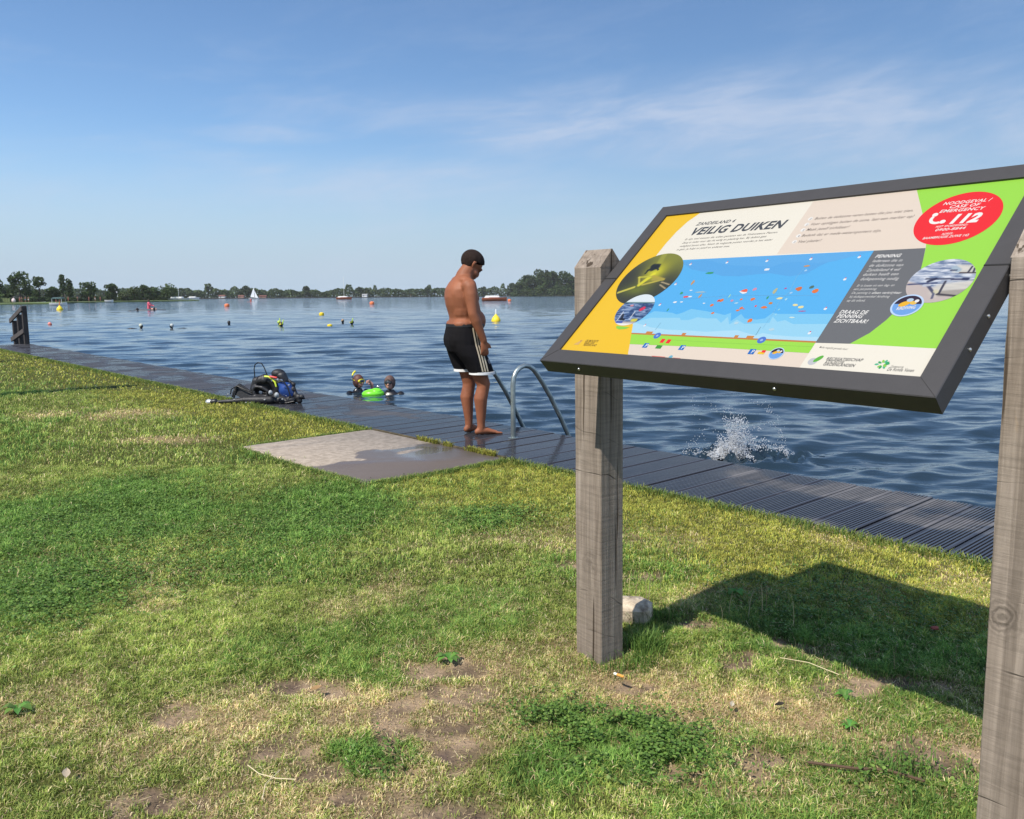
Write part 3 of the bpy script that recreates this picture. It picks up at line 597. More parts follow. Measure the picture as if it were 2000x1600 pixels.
# --- the print: flat coloured shapes and lettering
PK=.50
def C(r,g,b): return rgb(r,g,b,PK)
PRM=attr_mat('sign_print',.38,.35)
class Pr(MB):
    def poly(s,pts,col,lay,px=False):
        if px: pts=[uv(*p) for p in pts]
        import mathutils.geometry as mg_
        q=[PP(u,v,-.006+.0005+lay*.00010) for u,v in pts]
        tris=mg_.tessellate_polygon([[V(u,v,0) for u,v in pts]])
        s.add(q,[(t[0],t[1],t[2]) for t in tris],0,col); return s
    def circ(s,c,r,col,lay,n=56,r2=None,ang=0):
        r2=r2 or r; return s.poly([(c[0]+r*math.cos(a)*math.cos(ang)-r2*math.sin(a)*math.sin(ang),c[1]+r*math.cos(a)*math.sin(ang)+r2*math.sin(a)*math.cos(ang)) for a in [2*math.pi*k/n for k in range(n)]],col,lay)
    def line(s,pts,w,col,lay):
        for (a,b),(c,d) in zip(pts,pts[1:]):
            L=math.hypot(c-a,d-b) or 1; nx,ny=-(d-b)/L*w/2,(c-a)/L*w/2; s.poly([(a-nx,b-ny),(c-nx,d-ny),(c+nx,d+ny),(a+nx,b+ny)],col,lay)
        return s
def arc(c,r,a0,a1,n=30): return [(c[0]+r*math.cos(R(a0+(a1-a0)*k/n)),c[1]+r*math.sin(R(a0+(a1-a0)*k/n))) for k in range(n+1)]
u0,u1,v0,v1=.050,1.147,.050,.672
YEL=C(255,207,50);CRE=C(252,245,228);BEI=C(243,226,208);LIM=C(167,232,82);GRY=C(118,119,121);RED=C(255,52,56);DKT=C(84,86,90);WHI=C(255,252,246)
face=Pr()
yb=[(.189,v1),(.163,.63),(.150,.59),(.142,.53),(.141,.476),(.150,.40),(.175,.30),(.215,.225),(.27,.155),(.338,.048)]
yb=[(.189,v1),(.163,.632),(.149,.585),(.1425,.53),(.142,.476),(.150,.40),(.172,.31),(.21,.235)]
face.poly([(u0,v0),(.336,v0),(.271,.165),(.20,.24)]+yb[::-1]+[(u0,v1)],YEL,1)
face.poly([(u0,v0),(u1,v0),(u1,v1),(u0,v1)],CRE,0)
ga=[(.879,v1),(.916,.606),(.950,.545),(.979,.490),(.993,.448)]
gb=[(1.006,.40),(1.018,.35),(1.0205,.30),(1.016,.25),(1.004,.21),(.985,.170),(.955,.135)]
face.poly([uv(1591.4,389.5),uv(1520,494),(.993,.447)]+ga[::-1][1:],BEI,1)
face.poly(ga+gb+[(u1,.133),(u1,v1)],LIM,1)
face.poly([(.869,.447),(.993,.447)]+gb+[(.872,.133)],GRY,1)
face.poly([(.29,.125),(.872,.125),(.872,v0),(.29,v0)],BEI,.5)
face.poly([(.872,.133),(u1,.133),(u1,v0),(.872,v0)],CRE,1.2)
pf=face.build('printed_face',PRM,sign,smooth=False)
# map
mp_=Pr(); A_=C(104,180,238);B_=C(96,187,246);C_=C(132,207,246);D_=C(160,219,246);E_=C(184,229,249)
mleft=lambda v:.27+(.165-v)*.577
def m4(x,y): return uv(1260+x/4.545,480+y/4.545)
mp_.poly([(mleft(.135),.135),(.872,.135),(.869,.447),(.262,.447),(.262,.18)],B_,1.5)
top=[(.262,.447),(.869,.447)]
mp_.poly(top+[m4(*p) for p in ((1690,130),(1560,150),(1400,135),(1250,140),(1130,180),(1000,170),(800,165),(690,150),(560,115))]+[],A_,2)
mp_.poly([(.26,.44)]+[m4(*p) for p in ((420,200),(560,225),(700,260),(850,262),(1000,245),(1120,235),(1300,265),(1450,240),(1550,180),(1700,110))]+[(.869,.447)],C(98,176,236),1.8)
l1=[(60,590),(90,575),(250,590),(290,605),(340,590),(420,555),(520,570),(640,590),(720,610),(780,590),(775,665),(870,600),(900,640),(1010,650),(1080,640),(1150,590),(1200,600),(1290,600),(1700,600)]
l2=[(60,635),(320,635),(330,655),(400,655),(480,630),(560,640),(650,640),(690,680),(750,625),(765,695),(830,650),(900,690),(1120,680),(1150,625),(1190,670),(1260,655),(1330,690),(1680,690)]
l3=[(60,720),(200,740),(330,745),(420,750),(560,760),(700,750),(840,745),(900,765),(1000,790),(1060,770),(1150,785),(1320,800),(1580,805)]
clampu=lambda q:(max(.262,min(.8715,q[0])),q[1])
for L_,c_,ly in ((l1,C_,2.3),(l2,D_,2.7),(l3,E_,3.1)):
    mp_.poly([clampu(m4(*p)) for p in L_]+[(.872,.135),(mleft(.135),.135),(.262,.18)],c_,ly)
for k,yy in enumerate(()): mp_.line([clampu(m4(x,yy+14*math.sin(x*.008+k*2))) for x in range(250,1650,140)],.0009,C(88,168,230),3.3)
mp_.poly([(mleft(.138),.138),(.872,.138),(.872,.1325),(mleft(.1325),.1325)],C(205,138,72),3.5)
mp_.poly([(mleft(.1325),.1325),(.872,.1325),(.872,.100),(.6,.100),(mleft(.094),.094)],LIM,3.5)
mp_.line([(.45,.118),(.62,.117),(.872,.120)],.001,C(140,200,80),3.8)
for x0,x1,y0_ in ((20,80,765),(345,380,775),(815,850,795),(920,985,803)):
    a=m4(x0,y0_);b=m4(x1,y0_); mp_.poly([(a[0],.136),(b[0],.136),(b[0],.136+.010),(a[0],.136+.010)],C(214,142,72),3.9)
OR=C(238,128,64);TA=C(206,160,110);WH=C(240,246,250);GR=C(70,165,120);CR=C(240,232,170);RO=C(240,90,90);PU=C(190,90,150)
for x,y,w_,h_,c_ in ((430,318,.007,.014,TA),(585,232,.020,.006,GR),(1095,203,.014,.006,WH),(1450,172,.011,.005,TA),(370,448,.014,.005,RO),(330,415,.008,.008,GR),(415,388,.008,.003,WH),(505,405,.028,.004,C(170,200,210)),(500,440,.006,.012,TA),(405,445,.014,.004,WH),(275,495,.009,.006,WH),(332,493,.007,.003,WH),(690,478,.012,.007,OR),(665,482,.006,.006,RO),(605,522,.008,.006,OR),(612,593,.007,.005,OR),(895,393,.015,.008,C(245,110,80)),(890,402,.018,.009,WH),(990,380,.009,.007,C(225,150,180)),(763,440,.003,.010,C(170,230,200)),(868,470,.006,.005,OR),(970,468,.009,.007,OR),(785,482,.007,.005,C(215,150,180)),(825,503,.009,.003,C(190,225,240)),(870,548,.008,.006,OR),(840,568,.008,.005,OR),(890,555,.004,.003,RO),(950,660,.010,.009,OR),(998,530,.004,.004,RO),(1073,542,.012,.006,OR),(1130,505,.008,.007,C(215,140,60)),(1168,398,.007,.014,C(190,190,150)),(1105,453,.004,.008,GR),(1210,462,.012,.005,CR),(1350,522,.011,.006,CR),(1398,538,.011,.006,CR),(1410,575,.016,.0022,PU),(1380,377,.014,.009,C(222,120,64)),(1525,395,.010,.010,OR),(1495,362,.009,.007,C(90,120,110)),(1262,372,.005,.004,C(200,80,150)),(1320,632,.011,.003,C(215,240,235)),(825,682,.009,.006,C(190,222,235)),(1140,738,.012,.006,C(190,222,235)),(535,505,.006,.003,WH),(212,562,.003,.008,GR),(1310,412,.006,.005,C(170,215,250)),(1440,213,.006,.005,C(170,215,250)),(1268,470,.004,.006,C(170,225,245)),(1205,562,.003,.005,C(150,220,240)),(1178,605,.003,.005,C(170,225,245))):
    c=m4(x,y); a=.12*math.sin(x); L=4.2 if c_ not in (WH,) else 4.0
    rd=random.Random(x*7+y); k=9; mp_.poly([(c[0]+w_*.80*rd.uniform(.65,1.15)*math.cos(6.283*i/k),c[1]+h_*.85*rd.uniform(.65,1.15)*math.sin(6.283*i/k)) for i in range(k)],c_,L)
for x,y in ((410,150),(738,135),(1097,122),(1489,106),(1918,90),(1790,288),(1618,550),(1478,765),(278,330),(140,515),(8,700)):
    c=m4(x,y); mp_.circ((c[0],c[1]-.002),.0042,WH,4.4,12); mp_.circ((c[0],c[1]+.003),.0020,C(215,60,110),4.6,8)
mp_.line([m4(100,745),m4(150,680)],.0009,C(90,130,150),4.4); mp_.line([m4(1000,790),m4(1045,715)],.0012,C(90,130,150),4.4)
pts=[m4(1060,730),m4(1150,600),m4(1200,500),m4(1300,400),m4(1360,270),m4(1440,180)]
mp_.line(pts,.0010,C(140,200,240),4.3); mp_.line([m4(330,470),m4(700,440),m4(1000,435),m4(1560,437)],.0007,C(130,190,235),4.3)
for x,y in ((120,795),(1053,832)):
    c=m4(x,y); mp_.circ(c,.0115,C(88,128,214),4.6,24); mp_.circ(c,.004,C(170,195,240),4.8,10)
def sq(cx,cy,w_,h_,c_,ly): mp_.poly([(cx-w_/2,cy-h_/2),(cx+w_/2,cy-h_/2),(cx+w_/2,cy+h_/2),(cx-w_/2,cy+h_/2)],c_,ly)
for x,y in ((1297,665),(1309,666)): c=uv(x,y); sq(c[0],c[1],.013,.015,RED,4.2)
PB=C(46,120,205)
psq=[uv(1264,674),uv(1336,678),uv(1473,685.5)]
for c in psq: sq(c[0],c[1],.017,.0175,PB,4.2)
c=uv(1290,677); sq(c[0],c[1],.020,.012,C(70,160,60),4.2)
c=uv(1491,688); sq(c[0],c[1],.018,.008,C(252,212,50),4.2); c=uv(1496,685); sq(c[0],c[1],.010,.008,RED,4.4)
a,b=uv(1273,700),uv(1300,700.5); sq((a[0]+b[0])/2,.0535,b[0]-a[0],.006,C(240,100,80),4.2)
c=uv(1312,699); mp_.circ((c[0],.0575),.006,C(120,190,215),4.2,18); sq(c[0]+.022,.054,.024,.004,C(235,140,130),4.2)
mp_.build('printed_map',PRM,pf,smooth=False)
# round pictures painted on fine grids
def disc(c,r,fn,lay,name,n=90):
    gx=np.linspace(-1,1,n); U,Vv=np.meshgrid(gx,gx,indexing='ij'); rr=np.maximum(np.abs(U),np.abs(Vv)); q=np.hypot(U,Vv)+1e-9; U2,V2=U*rr/q,Vv*rr/q
    col=np.clip(fn(U2,V2),0,1)**2.2*PK
    P0=np.array(PP(c[0],c[1],-.006+.0005+lay*.00010)); v=P0+U2[...,None]*r*np.array(AX)+V2[...,None]*r*np.array(UP)
    idx=np.arange(n*n).reshape(n,n); f=np.stack([idx[:-1,:-1],idx[1:,:-1],idx[1:,1:],idx[:-1,1:]],-1).reshape(-1,4)
    o=np_mesh(name,v.reshape(-1,3)-np.array(ORG[sign.name]),f,PRM,col.reshape(-1,3)); o.parent=pf; return o
def mixc(a,b,w): return a+(np.array(b)/255.-a)*w[...,None]
def seg(U,V_,a,b,w):
    a=np.array(a);b=np.array(b); d=b-a; t_=np.clip(((U-a[0])*d[0]+(V_-a[1])*d[1])/(d@d),0,1); return 1-sstep(w*.6,w*1.3,np.hypot(U-a[0]-t_*d[0],V_-a[1]-t_*d[1]))
ctr1,ctr2,ctr3=(.188,.368),(.228,.231),(1.0705,.335)
# positions inside each round picture follow the photograph
def loc1(x,y):
    u,v=uv(1180+x/9.41,480+y/9.41); return ((u-ctr1[0])/.113,(v-ctr1[1])/.113)
def ph1(U,V_):
    c=np.ones(U.shape+(3,))*np.array([70,72,62])/255.
    c=mixc(c,(138,140,62),sstep(-.1,1.0,V_*.9+U*.25+.15*(vn(U,V_,.5,3,3)-.5)))
    gx_,gy_=loc1(930,470); g_=np.exp(-(((U-gx_)/.38)**2+((V_-gy_)/.40)**2)); c=mixc(c,(222,216,50),g_*.95)
    c=mixc(c,(176,176,70),seg(U,V_,loc1(950,400),loc1(1100,140),.10)*.6)
    c=mixc(c,(120,130,52),np.exp(-(((U+.15)/.5)**2+((V_+.45)/.22)**2))*.8)
    for a,b,w,cc in (((250,845),(545,745),.045,(222,210,90)),((640,700),(910,500),.07,(238,230,60)),((630,560),(900,540),.035,(200,195,70)),((640,560),(635,690),.03,(216,205,80)),((700,700),(1090,600),.035,(205,190,80)),((900,540),(1095,600),.05,(188,168,70)),((900,600),(1050,600),.06,(180,165,75)),((1060,650),(1200,695),.02,(200,180,140)),((1030,700),(1130,770),.02,(200,180,140))):
        c=mixc(c,cc,seg(U,V_,loc1(*a),loc1(*b),w)*.9)
    for a,b,w in (((750,490),(800,430),.035),((800,430),(900,380),.05),((890,400),(960,350),.10),((900,350),(970,370),.10),((960,350),(1025,325),.035),((970,380),(990,420),.03)):
        c=mixc(c,(48,52,50),seg(U,V_,loc1(*a),loc1(*b),w))
    return c
disc(ctr1,.113,ph1,5,'round_picture')['label']='round picture of a diver over a lit wreck'
def loc2(x,y):
    u,v=uv(1180+x/9.41,480+y/9.41); return ((u-ctr2[0])/.066,(v-ctr2[1])/.066)
def ph2(U,V_):
    w=vn(U*.6,V_*2.2,.14,5,3); c=np.ones(U.shape+(3,))*np.array([92,118,160])/255.; c=mixc(c,(58,80,120),sstep(.5,.62,w)); c=mixc(c,(150,172,205),sstep(.45,.3,w))
    hy=loc2(700,1035)[1]; c=mixc(c,(232,242,246),sstep(hy-.02,hy+.03,V_)); c=mixc(c,(84,120,120),np.exp(-((V_-hy)/.035)**2)); b_=loc2(400,1430)[1]; c=mixc(c,(196,186,184),sstep(b_+.20,b_+.1,V_)); c=mixc(c,(250,248,240),sstep(b_+.07,b_,V_))
    for a,b,q,cc in (((690,1160),(730,1140),.12,(240,60,90)),((500,1090),(530,1090),.06,(225,150,160)),((230,1380),(360,1200),.02,(235,235,235)),((470,1350),(575,1200),.02,(235,235,235)),((330,1330),(350,1260),.07,(50,50,55)),((300,1340),(370,1350),.06,(40,40,44)),((530,1360),(590,1360),.10,(226,214,80)),((230,1395),(330,1400),.06,(70,95,185)),((640,1370),(690,1365),.05,(60,90,190))):
        c=mixc(c,cc,seg(U,V_,loc2(*a),loc2(*b),q)*.95)
    return c
disc(ctr2,.066,ph2,6.2,'round_picture')['label']='round picture of buoys and a swimmer on blue water'
def loc3(x,y):
    u,v=uv(1760+x/10,480+y/10); return ((u-ctr3[0])/.070,(v-ctr3[1])/.070)
def ph3(U,V_):
    w=vn(U*.5+V_*.3,V_*2.6,.16,6,3); c=np.ones(U.shape+(3,))*np.array([176,186,205])/255.; c=mixc(c,(118,134,165),sstep(.5,.64,w)); c=mixc(c,(228,232,240),sstep(.42,.28,w))
    e=V_+.35*U; c=mixc(c,(204,190,184),sstep(-.30,-.42,e+.12*0))
    for a,b,q,cc in (((760,860),(1350,790),.30,(222,216,204)),((780,930),(1200,900),.14,(168,160,152)),((1130,440),(1450,450),.20,(226,220,206)),((1050,420),(1120,470),.10,(170,190,205)),((700,940),(1060,975),.045,(70,66,72)),((1150,520),(1460,520),.035,(90,80,80)),((740,920),(870,690),.04,(64,64,80)),((1310,510),(1390,400),.035,(64,64,80)),((1410,510),(1440,430),.035,(64,64,80)),((500,640),(1020,640),.035,(64,68,90)),((1000,650),(1290,650),.05,(80,84,110)),((150,750),(700,720),.035,(60,70,110)),((520,760),(640,920),.05,(70,74,100)),((640,920),(600,1020),.04,(90,94,120)),((460,770),(560,760),.06,(200,205,215)),((540,690),(680,640),.06,(50,54,80)),((670,880),(690,900),.07,(220,214,180)),((980,470),(1090,470),.03,(60,64,90)),((1220,640),(1300,640),.06,(56,60,92))):
        c=mixc(c,cc,seg(U,V_,loc3(*a),loc3(*b),q)*.9)
    return c
disc(ctr3,.0695,ph3,5,'round_picture')['label']='round picture of two pale diving cylinders lying by the water'
# badges
bd=Pr()
bd.circ((1.024,.548),.0935,RED,3,72)
cph=uv(1828,429)
# telephone handset
hp=arc((cph[0]+.006,cph[1]+.006),.020,150,300,14)+arc((cph[0]+.006,cph[1]+.006),.012,300,150,14)
bd.poly(hp,WHI,4.0); bd.circ((cph[0]-.007,cph[1]+.021),.0068,WHI,4.2,16); bd.circ((cph[0]+.021,cph[1]-.007),.0068,WHI,4.2,16)
def badge(c,r,ly):
    bd.circ(c,r,C(200,225,255),ly,40); bd.circ(c,r*.88,C(120,172,236),ly+.5,40); bd.poly(arc(c,r*.88,8,172,24),C(58,44,62),ly+1)
    bd.circ((c[0]-r*.22,c[1]+r*.12),r*.36,C(250,192,52),ly+1.5,16,r2=r*.22,ang=.5); bd.circ((c[0]+r*.30,c[1]+r*.22),r*.24,C(246,200,90),ly+1.6,14,r2=r*.16,ang=-.3)
    bd.circ((c[0]+r*.02,c[1]+r*.48),r*.22,C(190,215,235),ly+1.7,12,r2=r*.16); bd.circ((c[0]+r*.48,c[1]+r*.40),r*.14,C(248,246,244),ly+1.8,12)
badge((1.0305,.257),.0345,7.5); c=uv(1520.5,689); badge((c[0],c[1]),.0195,5.2)
for a,b,cc in ((-.2,0,(205,210,214)),):
    c=uv(1596,703); bd.circ((c[0]-.006,c[1]-.002),.011,C(204,206,210),2.6,14); bd.circ((c[0]+.004,c[1]+.007),.013,C(104,190,70),3,14,r2=.006,ang=.9); 
c=uv(1724,711)
for k in range(11):
    a=k*.65; bd.circ((c[0]+.013*math.cos(a)*(.5+.5*(k%3)/2),c[1]+.003+.009*math.sin(a)),.0048,[C(150,215,90),C(60,175,110),C(90,195,150)][k%3],2.6+.1*k,8,r2=.0028,ang=a)
c=uv(1129,669); bd.poly([(c[0]-.014,c[1]-.008),(c[0]+.008,c[1]-.009),(c[0]+.012,c[1]+.014),(c[0]+.001,c[1]+.006)],C(232,188,110),3); bd.circ((c[0]+.006,c[1]+.008),.0035,C(214,150,90),3.3,10)
for i,(x,y) in enumerate(((1586,424),(1578.8,435.3),(1571.3,446.3),(1562.5,458),(1554.7,469.7))): bd.circ(uv(x,y),.0068,WHI,2.4,20)
# faint green rim under the lower round picture
bd.poly([(.205,.163),(.262,.160),(.250,.1515),(.228,.1490),(.212,.1530)],C(150,220,80),4)
bd.build('badge_print',PRM,pf,smooth=False)
# lettering
def lettering(name,items,label=None):
    vs=[];fs=[];cs=[]
    for txt,pl,pr_,hgt,col,bold,shear,ly in items:
        a=uv(*pl); b=uv(*pr_); 
        cu=bpy.data.curves.new('t','FONT'); cu.body=txt; cu.size=1; cu.shear=shear; cu.offset=bold; cu.resolution_u=3; cu.space_character=1.08
        ob=bpy.data.objects.new('t',cu); COL.objects.link(ob); dg=bpy.context.evaluated_depsgraph_get(); me=bpy.data.meshes.new_from_object(ob.evaluated_get(dg))
        P=np.array([v.co[:] for v in me.vertices]); F=[tuple(p.vertices) for p in me.polygons]
        bpy.data.objects.remove(ob); bpy.data.curves.remove(cu); bpy.data.meshes.remove(me)
        if not len(P): continue
        x0,x1=P[:,0].min(),P[:,0].max(); L=math.hypot(b[0]-a[0],b[1]-a[1]); L=max(L,1e-4); ex=((b[0]-a[0])/L,(b[1]-a[1])/L)
        kx=L/(x1-x0); ky=hgt/.70; o=len(vs)
        for p in P:
            q=(p[0]-x0)*kx; r_=p[1]*ky; vs.append(PP(a[0]+ex[0]*q-ex[1]*r_,a[1]+ex[1]*q+ex[0]*r_,-.006+.0005+ly*.00010)); cs.append(col)
        fs+=[tuple(o+i for i in f) for f in F]
    m=MB(); m.v=[tuple(v) for v in vs]; m.f=fs; m.m=[0]*len(fs); m.c=cs; o=m.build(name,PRM,pf,smooth=False); 
    if label: o['label']=label
lettering('heading_text',[('ZANDEILAND 4',(1357.8,436),(1435.2,429.8),.0140,DKT,.022,.28,2.2),('VEILIG DUIKEN',(1347.6,455),(1533,441.2),.033,DKT,.036,.28,2.2)])
TX=C(120,116,112); BT=C(128,118,110)
lettering('body_text',[('Er zijn veel mensen die willen genieten van de Vinkeveense Plassen.',(1336.8,465.4),(1521,451.8),.0080,TX,.004,.2,2.2),('Zorg er zeker voor dat dit veilig en plezierig kan. Bij duiken gaat',(1331.4,472.4),(1498.8,460),.0080,TX,.004,.2,2.2),('veiligheid boven alles. Neem de volgende punten voordat je het water',(1326.6,479.2),(1510.8,466.6),.0080,TX,.004,.2,2.2),('in gaat. Je helpt er jezelf en anderen mee.',(1320.6,485.8),(1426.2,479.2),.0080,TX,.004,.2,2.2),
 ('Buiten de duikzone varen boten die jou niet zien.',(1593.7,426),(1785.9,411),.0105,BT,.008,.2,2.2),('Voor opstijgen buiten de zone, laat een marker op!',(1586,437.3),(1786.9,422.7),.0105,BT,.008,.2,2.2),('Maak jezelf zichtbaar!',(1577.5,448.2),(1661,442.6),.0105,BT,.008,.2,2.2),('Bedenk dat er mede-watersporters zijn.',(1568,459.8),(1723.4,450.6),.0105,BT,.008,.2,2.2),('Veel plezier!',(1561,471.9),(1606,469.3),.0105,BT,.008,.2,2.2)]
 +[(str(i+1),(x-2.5,y+2.2),(x+1.0,y+2.0),.0075,BT,.01,.2,3) for i,(x,y) in enumerate(((1586,424),(1578.8,435.3),(1571.3,446.3),(1562.5,458),(1554.7,469.7)))]
 +[('Mede mogelijk gemaakt door:',uv and (1603,678),(1658,682),.0062,TX,.003,.2,2.2)])
lettering('emergency_text',[('NOODGEVAL /',(1844,399),(1938,391),.0108,WHI,.016,.25,4.2),('CASE OF',(1856.5,405.3),(1915,400.6),.0105,WHI,.016,.25,4.2),('EMERGENCY',(1836.5,414.3),(1924,407.8),.0108,WHI,.016,.25,4.2),('112',(1856,435),(1912,431.5),.030,WHI,.055,.25,4.2),('NIET SPOEDEISEND:',(1829,443.5),(1891,439.3),.0065,WHI,.01,.25,4.2),('0900-8844',(1828,450.6),(1886,446.4),.0088,WHI,.012,.25,4.2),('ADRES:',(1839.5,458),(1862,456.4),.0065,WHI,.01,.25,4.2),('BAAMBRUGSE ZUWE 143',(1803.5,466.5),(1892,460.3),.0078,WHI,.015,.25,4.2)])
def g5(x,y): return (1560+x/5.882,480+y/5.882)
GW=C(228,226,222)
lettering('token_text',[('PENNING',g5(890,132),g5(1180,122),.0115,WHI,.018,.25,2.2)]+[(t_,g5(a,y),g5(b,y2),.0098,GW,.006,.25,2.2) for t_,a,b,y,y2 in (('Iedereen die in',858,1195,182,174),('de duikzone van',823,1205,234,228),('Zandeiland 4 wil',790,1170,288,280),('duiken heeft een',752,1150,338,332),('duikpenning nodig',722,1155,390,385))]
 +[(t_,g5(a,y),g5(b,y2),.0074,GW,o_,.25,2.2) for t_,a,b,y,y2,o_ in (('Er is keuze uit een dag- en',680,1105,463,458,.004),('een jaarpenning.',645,905,502,500,.004),('De penning is',622,835,546,545,.004),('alleen verkrijgbaar',850,1185,546,544,.02),('bij duiksportwinkel Airdiving',595,1050,590,588,.004),('op dit eiland.',567,772,634,634,.004))]
 +[(t_,g5(a,y),g5(b,y2),.0115,WHI,.018,.25,2.2) for t_,a,b,y,y2 in (('DRAAG DE',480,800,770,778),('PENNING',450,740,820,824),('ZICHTBAAR!',415,795,872,882))])
TD=C(92,92,92)
lettering('logo_text',[('RECREATIESCHAP',g5(332,1300),g5(742,1316),.0085,TD,.025,.2,2.2),('STICHTSE',g5(318,1332),g5(530,1342),.0085,TD,.025,.2,2.2),('GROENLANDEN',g5(296,1362),g5(652,1378),.0085,TD,.025,.2,2.2),('Gemeente',g5(1055,1384),g5(1198,1390),.0075,TD,0,.2,2.2),('De Ronde Venen',g5(1015,1418),g5(1312,1432),.0095,TD,.012,.2,2.2),
 ('DE MOOISTE',(1143,666.8),(1168,668),.0085,C(120,90,40),.02,.2,2.2),('REGIO VAN',(1141,670.8),(1160,671.8),.0085,C(120,90,40),.02,.2,2.2),('NEDERLAND',(1138.5,674.8),(1164.5,676),.0085,C(120,90,40),.02,.2,2.2),
 ('AIRDIVING',(1751,605),(1788,602),.0095,WHI,.02,.1,10.5)])
lettering('map_text',[('P',(1261.5,677),(1267,677),.0115,WHI,.01,.1,5.4),('P',(1333.5,681),(1339,681),.0115,WHI,.01,.1,5.4),('P',(1470.5,688.8),(1476,688.8),.0115,WHI,.01,.1,5.4)])

# ------------------------------------------------------------- ladder at the boardwalk edge
lad=empty('swimming_ladder',tuple(ST(5.6,4.8,0)),'galvanised tube ladder with two arched handrails at the boardwalk edge','ladder')
GAL=mat('galvanised',(.33,.37,.36),.38,metal=.75,var=.25,scale=14,bump=.15,bscale=120)
for s_ in (5.28,5.90):
    m=MB(); pts=[(4.74,-.01),(4.74,.30),(4.74,.46),(4.748,.53),(4.775,.58),(4.82,.615),(4.875,.630),(4.93,.622),(4.98,.595),(5.025,.55),(5.10,.46),(5.20,.325),(5.33,.12),(5.44,-.07),(5.54,-.28),(5.59,-.5),(5.60,-1.2)]
    m.tube([ST(s_,t_,z) for t_,z in pts],.0215,seg=14); h=m.build('handrail',GAL,lad)
    m=MB(); m.tube([ST(s_,4.74,-.004),ST(s_,4.74,.006)],.045,seg=18,rnd=False); m.build('foot_plate',GAL,h)
for z in (-.25,-.5,-.75,-1.0):
    m=MB(); m.box(ST(5.59,5.59,z),(.60,.08,.03),(DS,DT,V(0,0,1)),bev=.005); m.build('step',GAL,lad,smooth=False)

# ------------------------------------------------------------- wooden stair rail at the far end
rl=empty('stair_rail',tuple(ST(25.55,5.1,0)),'dark wooden stair rail with three posts at the far end of the boardwalk','railing')
DW=mat('dark_wood',(.035,.028,.025),.75,var=.3,scale=12,bump=.4,bscale=60)
for s_,zb,zt in ((25.36,-.05,1.04),(26.02,-.5,.80),(26.66,-.9,.62)):
    m=MB(); m.box(ST(s_,5.06,(zb+zt)/2),(.115,.12,zt-zb),(DS,DT,V(0,0,1)),bev=.01); m.build('post',DW,rl,smooth=False)
for za,zc,nm in ((1.02,.60,'handrail'),(.42,.08,'lower_rail')):
    a,b=ST(25.28,4.99,za-.05),ST(26.90,4.99,zc); X_=(b-a).normalized(); m=MB(); m.box((a+b)/2,((b-a).length,.04,.125),(X_,DT,X_.cross(DT)),bev=.006); m.build(nm,mat('rail_wood',(.075,.062,.055),.75,var=.3,scale=10),rl,smooth=False)

